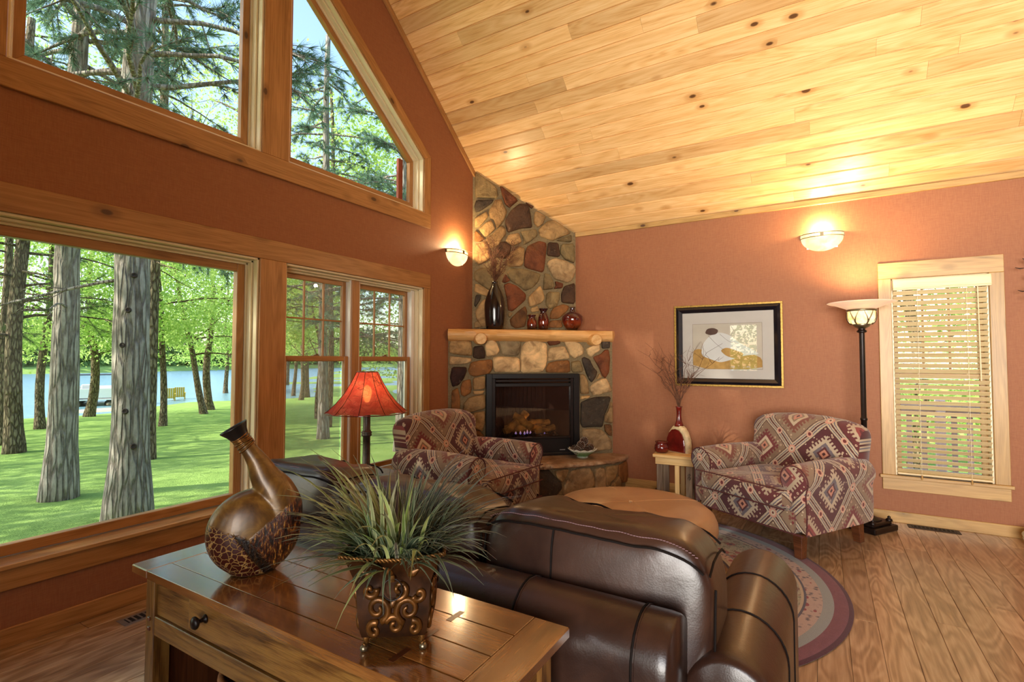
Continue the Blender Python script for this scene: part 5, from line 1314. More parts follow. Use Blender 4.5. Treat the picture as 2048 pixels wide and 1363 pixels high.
twigs(bv, (0, 0, .40), 19, .36, .70, .48, 33, M_['twig'], r0=.0040, curl=.14, forks=4)
pt = thing('small_pot', 'small round oxblood pot on the rustic side table', 'pot', (4.80, 1.285, .4955)); MB().lathe([(.035, 0), (.058, .01), (.068, .04), (.062, .07), (.050, .084), (.058, .098), (.060, .102), (.046, .088), (.05, .06)], 24).build('pot_body', M_['redglaze'], pt, smooth=True)
# crackled gourd vase on the oak table: round flattened body with a leaning flared neck
gv = thing('gourd_vase', 'bronze crackled gourd-shaped vase with leaning flared neck on oak table', 'vase', (.952, 1.503, .7002), math.radians(57))
# local: +y points to the left of the picture, x away from the viewer
m = MB(); rows = []
cy, cz, RB = .0, .122, .132
nv, nu = 26, 40
for j in range(nv+1):
    ph = PI*j/nv
    for i in range(nu):
        a = 2*PI*i/nu; p = Vector((.075*abs(math.sin(ph))**.75*math.cos(a), RB*math.sin(ph)*math.sin(a), cz-RB*math.cos(ph)*.985))
        if p.z < .012: p.z = max(p.z, .002)*.3
        m.v.append(tuple(p))
m.f = [(j*nu+i, j*nu+(i+1) % nu, (j+1)*nu+(i+1) % nu, (j+1)*nu+i) for j in range(nv) for i in range(nu)]
neck = spline([(0, -.050, .10), (0, -.074, .175), (0, -.058, .235), (0, -.028, .285), (0, -.005, .335), (0, .020, .375), (0, .046, .415), (0, .060, .438)], 6)
nr = [float(np.interp(i/(len(neck)-1), [0, .15, .3, .45, .6, .72, .84, .93, 1], [.060, .064, .056, .041, .029, .023, .022, .029, .040])) for i in range(len(neck))]
m.tube(neck, nr, 24, flat=1.0, up=(1, 0, 0))
g_ = m.build('gourd_body', M_['gourd'], gv, smooth=True)
md = g_.modifiers.new('remesh', 'REMESH'); md.mode = 'VOXEL'; md.voxel_size = .0032; md.use_smooth_shade = True
md = g_.modifiers.new('smooth', 'SMOOTH'); md.factor = .5; md.iterations = 14
E = neck[-1]; D = (neck[-1]-neck[-3]).normalized(); Q = D.to_track_quat('Z', 'Y').to_matrix().to_4x4(); Q.translation = E-D*.030
MB().lathe([(.0245, -.008), (.026, .0), (.031, .016), (.041, .034), (.042, .037), (.036, .034), (.024, .014)], 24, Q, cap=False).build('flared_lip', M_['black'], gv, smooth=True)
for k in range(6):
    i = int(len(neck)*(.74+.022*k)); c_ = neck[min(i, len(neck)-2)]; d_ = (neck[min(i+1, len(neck)-1)]-neck[i-1]).normalized(); q_ = d_.to_track_quat('Z', 'Y').to_matrix().to_4x4(); q_.translation = c_; r_ = float(np.interp(i/(len(neck)-1), [.6, .72, .84, .93], [.030, .0245, .0235, .029]))
    MB().tube([q_ @ Vector((r_*math.cos(a), r_*math.sin(a), .004*math.sin(a+k))) for a in np.linspace(0, 2*PI, 25)], .0032, 6, cap=False).build('neck_wrap', M_['rope'], gv, smooth=True)
# embossed tin planter with grass
pl = thing('tin_planter', 'embossed bronze tin planter on scroll feet on the oak table', 'planter', (.918, .872, .7006), math.radians(36)); pl.scale = (1, 1, 1.12)
ZL = [(.028, .070), (.040, .0735), (.075, .078), (.11, .080), (.14, .083), (.165, .092), (.182, .102), (.190, .110)]
def hw_at(z): return float(np.interp(z, [a for a, b in ZL], [b for a, b in ZL]))
m = MB(); NS = 8
for z, hw in ZL:
    for s in range(4):
        for i in range(NS):
            f = i/NS*2-1; b = 1-.06*(1-f*f)*(1 if z < .15 else -.2); bow = hw*(1+.05*(1-f*f)) if z < .13 else hw
            p = [(bow, f*hw), (-f*hw, bow), (-bow, -f*hw), (f*hw, -bow)][s]; m.v.append((p[0], p[1], z+(.010*f*f if z > .18 else 0)))
n = NS*4; m.f = [(j*n+i, j*n+(i+1) % n, (j+1)*n+(i+1) % n, (j+1)*n+i) for j in range(len(ZL)-1) for i in range(n)]; m.f.append(tuple(range(n-1, -1, -1)))
m.build('pot_wall', M_['bronze'], pl, smooth=True, angle=.6)
MB().box(-.076, .076, -.076, .076, .146, .164).build('moss_bed', M_['bark2'], pl, bevel=.01)
# rope rim
rim = []
for s in range(4):
    for i in range(16):
        f = i/16*2-1; hw = .112; p = [(hw, f*hw), (-f*hw, hw), (-hw, -f*hw), (f*hw, -hw)][s]; rim.append(Vector((p[0], p[1], .191+.010*f*f)))
rim.append(rim[0])
for ph in (0, PI):
    pts = []; rimf = spline(rim, 4)
    for i, q in enumerate(rimf): pts.append(q+Vector((.0022*math.cos(i*1.3+ph), .0022*math.cos(i*1.3+ph), .0026*math.sin(i*1.3+ph))))
    MB().tube(pts, .0027, 5, cap=False).build('rope_rim', M_['rope'], pl, smooth=True)
def face_pt(s, f, z, d=0.0):
    hw = hw_at(z); bow = hw*(1+.05*(1-f*f)) if z < .13 else hw; bow += d
    return Vector([(bow, f*hw, z), (-f*hw, bow, z), (-bow, -f*hw, z), (f*hw, -bow, z)][s])
def spiral(c, r0, turns, a0, dirn, tail=None):
    P = []
    for i in range(30):
        t_ = i/29; r = r0*(1-t_*.86); a = a0+dirn*turns*2*PI*t_; P.append((c[0]+r*math.cos(a), c[1]+r*math.sin(a)))
    if tail: P = [tail[0], tail[1]]+P
    return P
for s in range(4):
    for c, r0, turns, a0, dn, tail in (((-.42, .088), .34, 1.35, -1.3, 1, None), ((.42, .085), .36, 1.4, 4.4, -1, None), ((.05, .055), .26, 1.2, 2.8, -1, None), ((-.55, .045), .22, 1.1, 1.0, 1, None), ((.62, .048), .20, 1.1, 2.0, -1, None), ((.18, .125), .24, 1.1, -2.0, 1, None), ((-.62, .125), .2, 1.0, .3, -1, None), ((.72, .115), .18, 1.0, 3.4, 1, None)):
        pts = [face_pt(s, max(-.95, min(.95, c[0]+(x-c[0]))), max(.031, min(.18, c[1]+(y-c[1])*.085)), .0015) for x, y in spiral(c, r0, turns, a0, dn)] if False else None
        P = []
        for i in range(26):
            t_ = i/25; r = r0*(1-t_*.85); a = a0+dn*turns*2*PI*t_; P.append(face_pt(s, max(-.93, min(.93, c[0]+r*math.cos(a))), max(.033, min(.175, c[1]+r*.078*math.sin(a))), .001))
        MB().tube(P, [.0078*(1-.45*i/25) for i in range(26)], 8).build('scroll_relief', M_['bronzehi'], pl, smooth=True)
    for c, an in (((0, .098), .8), ((-.1, .165), 2.4), ((.5, .160), .6), ((-.6, .160), 2.7)):
        P = [face_pt(s, c[0]+math.cos(an)*.32*(t_-.5), c[1]+math.sin(an)*.026*(t_-.5), .0015) for t_ in np.linspace(0, 1, 9)]
        MB().tube(P, [.001, .004, .0065, .008, .0085, .007, .005, .003, .001], 6, flat=.5).build('leaf_relief', M_['bronzehi'], pl, smooth=True)
    q = face_pt(s, 0, .150, .002); nrm = [Vector((1, 0, 0)), Vector((0, 1, 0)), Vector((-1, 0, 0)), Vector((0, -1, 0))][s]; tn = Vector((-nrm.y, nrm.x, 0))
    MB().tube([q+nrm*.006+tn*.021*math.cos(a)+Vector((0, 0, -.021+.021*math.sin(a))) for a in np.linspace(0, 2*PI, 33)], .0014, 6, cap=False).build('ring_handle', M_['iron'], pl, smooth=True)
    MB().lathe([(.006, -.006), (.007, 0), (.004, .006)], 8, Matrix.Translation(q+nrm*.003)).build('ring_mount', M_['rope'], pl)
for sx, sy in ((1, 1), (1, -1), (-1, 1), (-1, -1)):
    d = Vector((sx, sy, 0)).normalized(); b = Vector((sx*.047, sy*.047, .030))
    MB().tube(spline([b, b+d*.022+Vector((0, 0, -.004)), b+d*.020+Vector((0, 0, -.014)), b+d*.026+Vector((0, 0, -.0205))], 6), [.008]*7+[.006]*6+[.0045]*3+[.007]*3, 8).build('claw_foot', M_['rope'], pl, smooth=True)
    MB().lathe([(.0005, 0), (.008, .002), (.009, .007), (.005, .012), (.0005, .013)], 10, Matrix.Translation(b+d*.026+Vector((0, 0, -.0305)))).build('foot_ball', M_['nickel'], pl, smooth=True)
# tufted grass in the planter
gp = thing('potted_grass', 'spiky variegated ornamental grass growing out of the tin planter', 'plant', (.918, .872, .884))
rs = random.Random(8)
def blade_mesh(L, droop, w, seed, twist):
    m = MB(); n = 7; r_ = random.Random(seed); bend = r_.uniform(-.12, .12); vs = []; uv = []; fs = []
    x = z = 0; an = PI/2-r_.uniform(0, .12)
    for i in range(n+1):
        f = i/n; ww = w*(max(0.0, math.sin(PI*min(1, f*.9+.12)))**.6)*(1-f**2.2)+.0004
        yb = bend*L*f*f; tw = twist*f
        vs += [(x, yb-ww*math.cos(tw), z-ww*math.sin(tw)), (x, yb, z+ww*.35), (x, yb+ww*math.cos(tw), z+ww*math.sin(tw))]; uv += [(f, 0), (f, .5), (f, 1)]
        an -= droop/n*(1+f*1.2); x += L/n*math.cos(an); z += L/n*math.sin(an)
    for i in range(n):
        for k in range(2): fs.append((i*3+k, i*3+k+1, (i+1)*3+k+1, (i+1)*3+k))
    m.add(vs, fs, [uv[i] for f in fs for i in f]); return m
protos = []
for k in range(26):
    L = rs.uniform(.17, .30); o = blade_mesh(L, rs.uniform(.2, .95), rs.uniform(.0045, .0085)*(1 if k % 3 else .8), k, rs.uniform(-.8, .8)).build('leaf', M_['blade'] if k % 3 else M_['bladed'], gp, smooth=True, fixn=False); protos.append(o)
def put_blade(o, k, rmax, tilt, a):
    r = rmax*math.sqrt(rs.random()); az = a+rs.uniform(-.5, .5)
    o.matrix_local = Matrix.Translation((r*math.cos(a), r*math.sin(a), rs.uniform(-.01, .01))) @ Matrix.Rotation(az, 4, 'Z') @ Matrix.Rotation(tilt, 4, 'Y') @ Matrix.Scale(rs.uniform(.8, 1.12), 4)
for k in range(290):
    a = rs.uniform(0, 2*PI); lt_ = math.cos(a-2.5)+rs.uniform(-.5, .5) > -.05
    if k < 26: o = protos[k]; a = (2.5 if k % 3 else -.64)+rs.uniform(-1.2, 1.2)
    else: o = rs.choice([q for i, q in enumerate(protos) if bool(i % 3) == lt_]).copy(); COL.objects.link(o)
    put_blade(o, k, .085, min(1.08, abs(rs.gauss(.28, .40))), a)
mm = MB()
for k in range(420):
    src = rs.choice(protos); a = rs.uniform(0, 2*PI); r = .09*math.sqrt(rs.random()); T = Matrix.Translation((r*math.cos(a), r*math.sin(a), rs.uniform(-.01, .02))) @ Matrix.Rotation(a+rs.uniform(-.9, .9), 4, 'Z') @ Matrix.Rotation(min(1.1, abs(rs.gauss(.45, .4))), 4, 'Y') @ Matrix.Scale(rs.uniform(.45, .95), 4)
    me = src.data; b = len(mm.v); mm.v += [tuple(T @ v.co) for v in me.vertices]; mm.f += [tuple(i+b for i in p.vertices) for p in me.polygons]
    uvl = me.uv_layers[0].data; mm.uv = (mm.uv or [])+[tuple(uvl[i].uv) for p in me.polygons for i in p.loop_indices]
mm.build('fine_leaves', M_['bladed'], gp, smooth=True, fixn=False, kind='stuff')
# dried spray on the right wall, at the picture's edge
sp = thing('dried_spray', 'dried grey-green seed spray hanging on the terracotta wall at the right', 'plant', (XR-.06, -1.425, 2.02))
MB().tube([(0, 0, .24), (-.01, .01, .05), (0, 0, -.16), (.01, -.01, -.33)], .006, 6).build('main_stem', M_['twig'], sp)
rs = random.Random(14)
for k in range(34):
    z = rs.uniform(-.22, .22); a = rs.choice([-1, 1]); L = rs.uniform(.06, .17); y1 = a*L; zz = z+rs.uniform(-.02, .07)
    MB().tube([(0, 0, z), (-.02, y1*.5, z+(zz-z)*.3), (-.04, y1*.82, zz), (-.045, y1, zz+.01)], [.0015, .0015, .0042, .0018], 5).build('seed_twig', M_['darktwig'], sp)
for k in range(40):
    z = rs.uniform(-.26, .22); a = rs.uniform(-1, 1); L = rs.uniform(.03, .085); d = Vector((-.5, a, rs.uniform(-.2, .6))).normalized()*L; b = Vector((-.005, 0, z)); sd = d.cross(Vector((0, 0, 1))).normalized()*.009
    MB().add([b, b+d*.5+sd, b+d, b+d*.5-sd, b+d*.5+Vector((-.004, 0, .004))], [(0, 1, 4), (1, 2, 4), (2, 3, 4), (3, 0, 4)]).build('dried_leaf', M_['redpetal'] if k % 9 == 0 else M_['heather'], sp, fixn=False)
ct = thing('fleece_tuft', 'cream woolly tuft on the floor by the right-hand baseboard', 'ornament', (5.20, -1.315, 0))
m = super_cushion((.075, .075, .062), (2, 2), 20, 12, lambda p, x, y, z: p*(1+.35*noise.noise(p*38)+.15*noise.noise(p*90))); m.v = [(x, y, z+.066) for x, y, z in m.v]; m.build('fleece', M_['cream'], ct, smooth=True); MB().lathe([(.04, 0), (.045, .02)], 12).build('foot', M_['darkleg'], ct)
# ------------------------------------------------------------ outdoors
LK = -1.55
SHORE = [(-60, 30), (-20, 34), (8.8, 34.5), (12.2, 33.8), (17, 39), (25, 45.5), (44, 64), (80, 100), (140, 150)]
def shore_y(x): return float(np.interp(x, [a for a, b in SHORE], [b for a, b in SHORE]))
def gz(x, y):
    d = math.hypot(x, y); z = -.95-.018*(min(d, 40)-7); e = y-shore_y(x)
    z += noise.noise(Vector((x*.12, y*.12, 0)))*.06
    if e > -3: z -= (e+3)*.05
    return max(z, LK-.6) if e < 4 else LK-.6
m = MB(); xs = list(np.arange(-40, 100, 1.6)); ys = list(np.arange(-24, 3, 3.0))+list(np.arange(3.6, 104, 1.3)); n = len(xs)
m.v = [(x, y, gz(x, y)) for y in ys for x in xs]; m.f = [(j*n+i, j*n+i+1, (j+1)*n+i+1, (j+1)*n+i) for j in range(len(ys)-1) for i in range(n-1)]
tag(structure(m.build('lawn', M_['lawn'], None, smooth=True, fixn=False)), None, None)
structure(MB().add([(-260, 20, LK), (420, 20, LK), (420, 420, LK), (-260, 420, LK)], [(0, 1, 2, 3)]).build('lake', M_['lake'], None, fixn=False))
m = MB(); m.v = []; xs2 = list(np.arange(-200, 400, 6.0))
for x in xs2:
    y = 126+x*.16+noise.noise(Vector((x*.03, 3, 1)))*10
    m.v += [(x, y, LK-.3), (x, y+4, LK+1.0), (x, y+60, LK+4+noise.noise(Vector((x*.02, 1, 4)))*3), (x, y+160, LK+6)]
m.f = [(i*4+k, i*4+k+1, i*4+k+5, i*4+k+4) for i in range(len(xs2)-1) for k in range(3)]
structure(m.build('far_shore', M_['lawn'], None, smooth=True))
def leaf_cloud(name, C, size, mat, parent, seed, aspect=.62, kind='stuff', flat=.0):
    """many small separate leaves as one mesh: C (N,3) centres"""
    rg = np.random.default_rng(seed); N = len(C)
    a = rg.normal(size=(N, 3)); a[:, 2] *= (1-flat); a /= np.linalg.norm(a, axis=1)[:, None]; b = rg.normal(size=(N, 3)); b -= (a*b).sum(1)[:, None]*a; b /= np.linalg.norm(b, axis=1)[:, None]
    s = size*rg.uniform(.6, 1.25, N)[:, None]; w = s*aspect*.5
    v = np.empty((N, 4, 3)); v[:, 0] = C-a*s*.5; v[:, 1] = C+b*w; v[:, 2] = C+a*s*.5; v[:, 3] = C-b*w
    me = bpy.data.meshes.new(name); me.vertices.add(N*4); me.vertices.foreach_set('co', v.reshape(-1)); me.loops.add(N*4); me.loops.foreach_set('vertex_index', np.arange(N*4, dtype=np.int32)); me.polygons.add(N); me.polygons.foreach_set('loop_start', np.arange(0, N*4, 4, dtype=np.int32)); me.polygons.foreach_set('loop_total', np.full(N, 4, dtype=np.int32)); me.update(calc_edges=True)
    me.materials.append(mat.m); o = bpy.data.objects.new(name, me); link(o, parent)
    if kind: o['kind'] = kind
    return o
def needle_tufts(name, T, Dn, L, mat, parent, seed, per=16, w=.0035):
    """tufts of thin needles: T (N,3) positions, Dn (N,3) outward directions"""
    rg = np.random.default_rng(seed); N = len(T)*per; P = np.repeat(T, per, 0); D = np.repeat(Dn, per, 0)+rg.normal(size=(N, 3))*.55; D /= np.linalg.norm(D, axis=1)[:, None]
    S = rg.normal(size=(N, 3)); S -= (S*D).sum(1)[:, None]*D; S /= np.linalg.norm(S, axis=1)[:, None]; l = L*rg.uniform(.7, 1.2, N)[:, None]
    v = np.empty((N, 3, 3)); v[:, 0] = P-S*w; v[:, 1] = P+S*w; v[:, 2] = P+D*l
    me = bpy.data.meshes.new(name); me.vertices.add(N*3); me.vertices.foreach_set('co', v.reshape(-1)); me.loops.add(N*3); me.loops.foreach_set('vertex_index', np.arange(N*3, dtype=np.int32)); me.polygons.add(N); me.polygons.foreach_set('loop_start', np.arange(0, N*3, 3, dtype=np.int32)); me.polygons.foreach_set('loop_total', np.full(N, 3, dtype=np.int32)); me.update(calc_edges=True)
    me.materials.append(mat.m); o = bpy.data.objects.new(name, me); link(o, parent); o['kind'] = 'stuff'; return o
def trunk_path(h, lean, seed, bend=.22):
    rs = random.Random(seed); n = 26; P = []
    for i in range(n+1): f = i/n; P.append(Vector((lean[0]*h*f+bend*noise.noise(Vector((seed, f*2.2, 1))), lean[1]*h*f+bend*noise.noise(Vector((seed, f*2.2, 7))), h*f-.25*(1-f))))
    return P
def trunk(parent, P, r, mat, seed, sides=16, taper=.55):
    m = MB(); n = len(P)
    R_ = [r*(1-taper*i/(n-1))*(1+.38*max(0, 1-i/2.2)) for i in range(n)]; m.tube(P, R_, sides)
    v2 = []
    for k, v in enumerate(m.v):
        c = P[min(k//sides, n-1)]; d = Vector(v)-c; v2.append(tuple(c+d*(1+.10*noise.noise(Vector((d.x*14, d.y*14, v[2]*2.0+seed))))))
    m.v = v2; return m.build('trunk', mat, parent, smooth=True)
def branch(m, b, d, L, r, rs, droop=.12, twig=True, ends=None, n=7):
    p = []; q = Vector(b); dd = Vector(d).normalized()
    for i in range(n+1):
        p.append(q.copy()); q = q+dd*(L/n); dd = (dd+Vector((rs.uniform(-.18, .18), rs.uniform(-.18, .18), rs.uniform(-.16, .16)-droop*.3))).normalized()
    m.tube(p, [r*(1-.8*i/n)+.004 for i in range(n+1)], 6)
    if twig:
        for k in range(int(L*2.4)+2):
            i = rs.randint(2, n); d2 = (dd+Vector((rs.uniform(-1, 1), rs.uniform(-1, 1), rs.uniform(-.5, .6)))).normalized(); l2 = L*rs.uniform(.16, .36); a = p[i]; e = a+d2*l2; mid = a.lerp(e, .5)+Vector((0, 0, rs.uniform(-.05, .05)))
            m.tube([a, mid, e], [r*.28, r*.2, .003], 4)
            if ends is not None:
                for f in (.35, .6, .8, 1): ends.append((a.lerp(e, f), d2))
    if ends is not None: ends += [(p[-1], dd), (p[-2], dd)]
    return p
def pine(label, x, y, h, r, lean, seed, z0, z1, nb, BL, tuft=1.0, taper=.55, needle='needle', barkm='bark', per=16, nl=.17, snags=0, nw=.0035, group=None, scars=()):
    t = thing('pine_tree', label, 'tree', (x, y, gz(x, y)), group=group); P = trunk_path(h, lean, seed); trunk(t, P, r, M_[barkm], seed, taper=taper); rs = random.Random(seed); ends = []
    def at(z): f = max(0, min(1, (z+.25)/(h+.25)))*26; i = int(min(f, 25)); return P[i].lerp(P[i+1], f-i)
    for k in range(nb):
        z = z0+(z1-z0)*(k+rs.random())/nb; a = rs.uniform(0, 2*PI); m = MB(); L = BL*rs.uniform(.55, 1.15)*(1-.45*(z-z0)/(z1-z0+1e-6)); branch(m, at(z), (math.cos(a), math.sin(a), rs.uniform(-.12, .30)), L, r*.13+.012, rs, ends=ends); m.build('branch', M_[barkm], t, smooth=True)
    for k in range(snags):
        z = rs.uniform(min(3.2, z0-.5), z0); a = rs.uniform(0, 2*PI); m = MB(); branch(m, at(z), (math.cos(a), math.sin(a), rs.uniform(-.2, .25)), rs.uniform(.6, 2.2), r*.07+.006, rs, n=5); m.build('dead_branch', M_[barkm], t, smooth=True)
    if ends:
        E_ = ends if tuft >= 1 else rs.sample(ends, int(len(ends)*tuft)); needle_tufts('needles', np.array([tuple(e[0]) for e in E_]), np.array([tuple(e[1]) for e in E_]), nl, M_[needle], t, seed, per, nw)
    for z, a in scars:
        c = at(z-t.location.z); c = c+Vector((math.cos(a), math.sin(a), 0))*(r*(1-.55*(z-t.location.z)/h)*1.0); Mx = Matrix.Translation(c) @ Vector((math.cos(a), math.sin(a), .2)).to_track_quat('Z', 'Y').to_matrix().to_4x4(); MB().lathe([(.046, -.03), (.036, .006), (.026, .011), (.020, .002), (.0005, -.003)], 12, Mx).build('branch_scar', M_['knot'], t, smooth=True)
    return t
# camera faces roughly from azimuth -130 deg of the big trunks
ca = math.atan2(-8.6, -3.5)
pine('thick grey pine trunk with branch scars, middle of the picture window', 3.523, 8.625, 15, .245, (-.012, -.016), 2, 5.4, 13, 44, 3.6, snags=3, scars=((2.55, ca+.1), (2.05, ca-.2), (1.55, ca-.5), (.62, ca-.3), (.12, ca+.15)), nl=.22, per=26, nw=.006)
pine('grey pine trunk leaning right, second from left in the picture window', 3.488, 11.09, 15, .22, (-.004, -.035), 5, 4.8, 13, 46, 3.2, snags=5, nl=.22, per=26, nw=.006, taper=.85)
pine('slim brown pine trunk just right of the thickest trunk', 6.214, 14.284, 13, .145, (.01, .0), 8, 5.0, 12, 30, 2.6, barkm='bark2', snags=3, nl=.22, per=22, nw=.007)
pine('dark pine trunk with low branches at the left edge of picture window', 4.909, 18.65, 12, .20, (.0, 0), 11, 3.0, 11, 26, 3.0, needle='needled', barkm='bark2', per=18, nl=.22, nw=.005)
pine('thin dark pine trunk at the very left edge of the picture window', 5.258, 20.84, 12, .13, (-.01, 0), 12, 3.0, 11, 22, 2.6, needle='needled', barkm='bark2', per=16, nl=.22, nw=.005)
pine('straight pine trunk in the left double-hung sash beside the lamp', 10.81, 13.53, 13, .165, (-.006, 0), 15, 3.0, 12, 48, 2.8, snags=3, nl=.22, per=24, nw=.007)
pine('pine trunk close behind the straight one in the left double-hung sash', 12.93, 15.94, 13, .12, (.01, .01), 16, 3.8, 12, 22, 2.4, snags=2, nl=.2, per=16, nw=.004, barkm='bark2')
pine('pale thick pine trunk in the right double-hung sash behind the lamp shade', 10.256, 9.723, 14, .155, (.008, .0), 18, 3.6, 12, 44, 2.6, snags=3, nl=.22, per=24, nw=.007)
pine('stout pine trunk far off in the lower left double-hung sash', 25.5, 34.0, 14, .27, (0, 0), 21, 5, 13, 14, 3, nl=.3, per=10, nw=.008, barkm='bark2')
def crown(cx, cy, cz, rx, ry, rz, N, rg, nclu):
    c = rg.normal(size=(nclu, 3)); c /= np.linalg.norm(c, axis=1)[:, None]; c *= rg.uniform(.35, 1.0, nclu)[:, None]**.6; c *= np.array([rx, ry, rz]); c += np.array([cx, cy, cz])
    idx = rg.integers(0, nclu, N); return c[idx]+rg.normal(size=(N, 3))*np.array([rx, ry, rz*.7])*.16
def leafy(label, x, y, h, r, lean, seed, cz, rx, rz, N=5200, size=.13, mat='leaf', barkm='bark2', group=None, nb=9, low=0):
    t = thing('leafy_tree', label, 'tree', (x, y, gz(x, y)), group=group); P = trunk_path(h, lean, seed, .5); trunk(t, P, r, M_[barkm], seed, 12, .7); rs = random.Random(seed); rg = np.random.default_rng(seed)
    for k in range(nb):
        i = rs.randint(8, 22); a = rs.uniform(0, 2*PI); m = MB(); branch(m, P[i], (math.cos(a), math.sin(a), rs.uniform(.15, .7)), rx*rs.uniform(.6, 1.0), r*.3, rs, droop=.02); m.build('branch', M_[barkm], t, smooth=True)
    C = crown(lean[0]*h*.7, lean[1]*h*.7, cz, rx, rx, rz, N, rg, 60)
    if low: C = np.vstack([C, crown(0, 0, cz-rz*.85, rx*1.1, rx*1.1, .9, low, rg, 26)])
    leaf_cloud('foliage', C, size, M_[mat], t, seed); return t
LT_ = [
 ('slender leafy tree right of the slim pine, by the water', 10.08, 22.05, 9, .13, (-.03, 0), 31, 5.6, 2.6, 2.6, 'leaf', 900),
 ('leafy tree with trunk slanting left, right part of the picture window', 14.14, 26.65, 9, .16, (-.17, .10), 32, 6.2, 3.2, 2.6, 'leaf2', 1200),
 ('leafy tree with dark upright trunk beside the slanting one', 15.7, 29.1, 10, .21, (-.01, 0), 33, 6.6, 3.4, 3.0, 'leaf', 1300),
 ('leafy tree with mossy trunk between the two big pines', 10.6, 30.3, 10, .21, (0, 0), 34, 6.2, 3.8, 3.2, 'leaf2', 1600),
 ('small leafy tree near the picture window right edge', 25.0, 44.0, 10, .18, (0, 0), 35, 6.0, 4.2, 3.4, 'leaf', 1200),
 ('leafy tree far down the lawn in the left sash, first trunk', 36.5, 52.1, 12, .23, (0, 0), 36, 7.5, 5.0, 4.2, 'leaf', 1400),
 ('leafy tree far down the lawn in the left sash, second trunk', 26.0, 36.2, 11, .15, (0, 0), 37, 6.6, 3.8, 3.4, 'leaf2', 1200),
 ('leafy tree far down the lawn in the left sash, third trunk', 23.3, 31.6, 11, .15, (.01, 0), 38, 6.8, 3.6, 3.4, 'leaf', 1000),
 ('thin leafy sapling left of the straight pine in the left sash', 14.8, 18.9, 8, .085, (0, 0), 39, 5.2, 2.2, 2.2, 'leaf2', 500),
 ('bright leafy tree beyond the pale pine in the right sash', 18.5, 16.5, 11, .16, (.02, 0), 40, 5.6, 3.4, 3.6, 'leaf2', 1500),
 ('broad leafy tree right of the pale pine, seen over the armchair', 17.0, 12.0, 11, .17, (0, .02), 41, 5.8, 3.4, 3.6, 'leaf', 1500),
 ('tall leafy tree rising behind the gable window', 12.5, 20.5, 17, .18, (0, 0), 42, 11.5, 4.4, 5.0, 'leaf2', 0),
 ('tall leafy tree left behind the gable window', 5.2, 26.0, 18, .2, (.01, 0), 43, 12.0, 5.0, 5.2, 'leaf', 1500),
 ('tall leafy tree right behind the raked gable window', 14.8, 13.4, 14, .17, (0, 0), 47, 8.6, 3.6, 4.4, 'leaf', 0),
 ('leafy shore tree at the left rim of the picture window', 4.4, 31.0, 11, .18, (.02, 0), 44, 6.6, 3.8, 3.6, 'leaf2', 1800),
 ('leafy shore tree hanging over the water near the boat', 7.4, 25.4, 10, .16, (.03, 0), 45, 5.8, 3.2, 2.8, 'leaf', 1700)]
for lab, x, y, h, r, ln, sd, cz, rx, rz, mt, low in LT_: leafy(lab, x, y, h, r, ln, sd, cz, rx, rz, 6500 if h < 14 else 11000, .14 if y < 35 else .22, mt, low=low)
# unseen trees added to shade lawn and windows, then those filling the right-hand window
for i, (x, y, h, cz, rx, rz) in enumerate([(-4.0, 11.5, 12, 7.0, 3.0, 2.4), (-7.0, 17.5, 12, 7.2, 3.4, 2.6), (-1.5, 20, 12, 7.4, 3.0, 2.6), (-3.0, 27, 13, 8.0, 3.8, 3.0), (-12, 24, 14, 9.0, 4.0, 3.2)]):
    leafy(['added leafy shade tree nearest the left end of the window wall', 'added leafy shade tree second from the left end of the window wall', 'added leafy shade tree on mid lawn, just left of the picture window view', 'added leafy shade tree by the shore, left of the picture window view', 'added leafy shade tree farthest to the left along the shore'][i], x, y, h, .2, (0, 0), 60+i, cz, rx, rz, 5200, .20, 'leaf', group='added shade trees left of the windows', nb=5)
for i, (x, y, h, cz, rx, rz) in enumerate([(15, -1.8, 8, 3.9, 2.8, 2.9), (18, -5.2, 9, 4.2, 3.2, 3.2), (20.5, .8, 9, 4.4, 3.2, 3.4), (14.5, -6.0, 7, 3.2, 2.2, 2.4)]):
    leafy(['leafy tree seen through the blind, left half', 'leafy tree seen through the blind, right half', 'leafy tree farthest behind the blind', 'low leafy tree at the right rim of the blind'][i], x, y, h, .16, (0, 0), 80+i, cz, rx, rz, 5200, .15, 'leaf2' if i % 2 else 'leaf', low=1500)
# far tree line across the lake
tlr = tag(empty('treeline', (0, 0, 0)), 'distant green tree line on the far side of the lake', 'trees'); rg = np.random.default_rng(77)
for k in range(6):
    N = 5200; x = rg.uniform(-60+k*45, -5+k*45, N); base = 132+x*.16; z = LK+1+rg.uniform(0, 1, N)**.8*(9+4*np.sin(x*.11+k)+3*np.sin(x*.37)); C = np.stack([x, base+rg.uniform(0, 14, N), z], 1)
    leaf_cloud('tree_mass', C, 1.25, M_['far'], tlr, 90+k, .9)
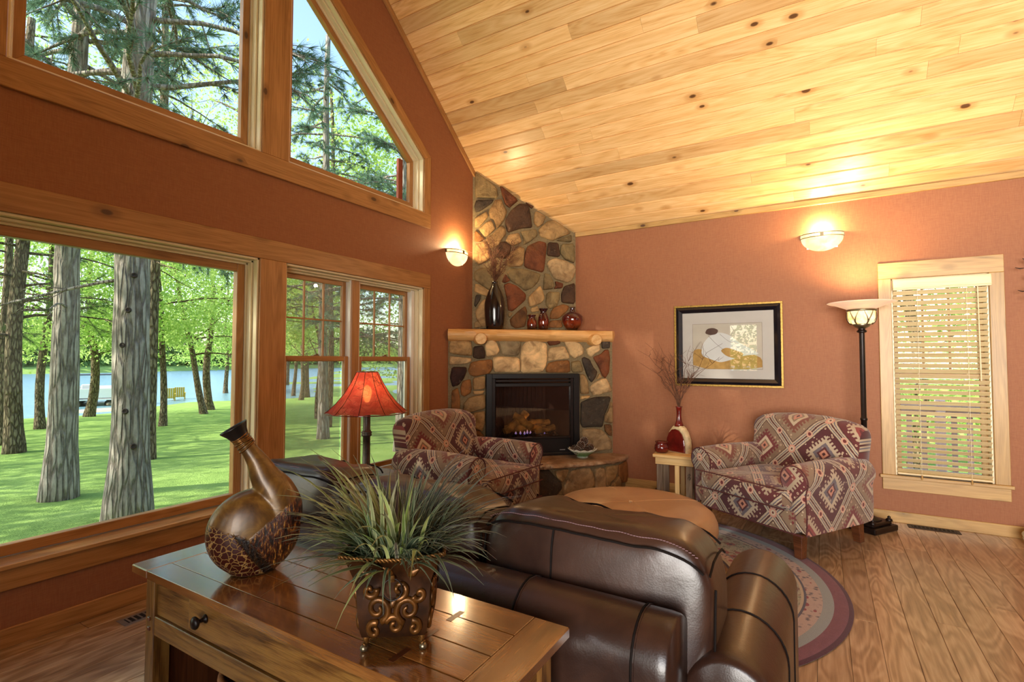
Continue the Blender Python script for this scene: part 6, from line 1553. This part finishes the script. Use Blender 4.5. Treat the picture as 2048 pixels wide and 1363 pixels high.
# pontoon boat at the landing, pale sand strip and two yellow lawn chairs
pb = thing('pontoon_boat', 'white pontoon boat moored at the lake landing behind the mossy trunk', 'boat', (14.6, 40.6, LK), math.radians(66))
for s in (-.8, .8): MB().tube([(-2.4, s, .05), (-2.0, s, .10), (2.2, s, .10), (2.7, s, .22)], [.12, .28, .28, .05], 12).build('pontoon', M_['nickel'], pb, smooth=True)
MB().box(-2.4, 2.4, -1.15, 1.15, .36, .44).build('deck', M_['white'], pb, bevel=.01)
for s in (-1.12, 1.12): MB().box(-2.3, 2.2, s-.03, s+.03, .50, 1.08).build('side_panel', M_['white'], pb, bevel=.01)
for x in (-2.32, 2.22): MB().box(x-.03, x+.03, -1.1, 1.1, .50, 1.08).build('end_panel', M_['white'], pb, bevel=.01)
MB().box(-1.9, -.9, -.9, .9, .44, .86).build('bench_seat', M_['canvas'], pb, bevel=.05); MB().box(.2, .7, .2, .8, .44, 1.25).build('console', M_['white'], pb, bevel=.03); MB().box(-2.2, -1.0, -1.0, 1.0, 1.9, 1.97).build('bimini_top', M_['canvas'], pb, bevel=.03)
for x in (-2.0, -1.1):
    for s in (-1.0, 1.0): MB().tube([(x, s, .6), (x, s*.95, 1.92)], .02, 6).build('top_pole', M_['nickel'], pb)
structure(MB().lathe([(.0005, .05), (2.2, .05), (2.6, -.05)], 24, Matrix.Translation((13.1, 35.2, gz(13.1, 34.0)+.03)) @ Matrix.Scale(.55, 4, (0, 1, 0))).build('sand_landing', M_['sand'], None, smooth=True))
for lab, x, y in (('yellow lawn chair facing the lake, left of the pair', 18.3, 39.2), ('yellow lawn chair facing the lake, right of the pair', 19.4, 40.1)):
    c = thing('lawn_chair', lab, 'chair', (x, y, gz(x, y)), math.radians(-25)); Y = M_['yellow']
    for k in range(5): MB().box(-.30+k*.125, -.19+k*.125, -.05, -.02, .30, 1.05, Matrix.Rotation(.25, 4, 'X')).build('back_slat', Y, c)
    MB().box(-.3, .3, -.05, .5, .34, .38).build('seat', Y, c)
    for s in (-.34, .34): MB().box(s-.06, s+.06, -.15, .55, .56, .60).build('arm', Y, c); MB().box(s-.03, s+.03, .45, .52, 0, .56).build('leg', Y, c); MB().box(s-.03, s+.03, -.2, -.1, 0, .56).build('leg', Y, c)
# side deck with railing outside the right-hand window
dk = sroot('deck')
for k in range(20): MB().box(XR+.2+k*.142, XR+.2+k*.142+.136, -4.5, 2.0, -.16, -.12).build('plank', M_['deck'], dk)
for yy in (-4.4, 1.9): MB().box(XR+.2, XR+3.0, yy-.05, yy+.05, -.32, -.16).build('joist', M_['deck'], dk)
for yy in (-4.3, -1.2, 1.8): MB().box(XR+2.7, XR+2.82, yy-.06, yy+.06, -1.35, -.16).build('pier', M_['deck'], dk)
rl = thing('deck_railing', 'pinkish cedar deck railing outside the blind-covered window', 'railing', (XR+2.55, -1.2, -.12)); RLm = M_['deck']
MB().box(-.07, .07, -3.1, 3.1, .92, .96).build('top_rail', RLm, rl, bevel=.004); MB().box(-.02, .02, -3.1, 3.1, .83, .90).build('upper_rail', RLm, rl); MB().box(-.02, .02, -3.1, 3.1, .08, .15).build('lower_rail', RLm, rl)
for k in range(43): MB().box(.02, .05, -3.0+k*.142, -2.948+k*.142, .05, .92).build('baluster', RLm, rl)
for yy in (-3.0, 0, 3.0): MB().box(-.06, .05, yy-.045, yy+.045, 0, 1.0).build('post', RLm, rl, bevel=.005)
wbar(bpy.data.objects['window_4'], 'outer_casing', 3.60, 3.66, YL+.17, YL+.20, 2.80, 3.30, M_['redpost'])
# depth check for parents built at the origin
for o in bpy.data.objects:
    if o.parent is None and o.type == 'EMPTY' and not o.get('kind') and not o.get('category'): print('untagged', o.name)
leafy('leafy tree outside the far side window, behind the camera', -9.5, 3.6, 8, .15, (0, 0), 95, 3.4, 2.6, 2.8, 4000, .17, 'leaf', low=800)
leafy('very tall leafy tree added out of view to block sun, left of the picture window', -6.4, 9.6, 17, .25, (0, 0), 97, 11.6, 3.8, 3.8, 12000, .24, 'leaf', nb=8)  # unseen tree, added to keep direct sun off the right wall
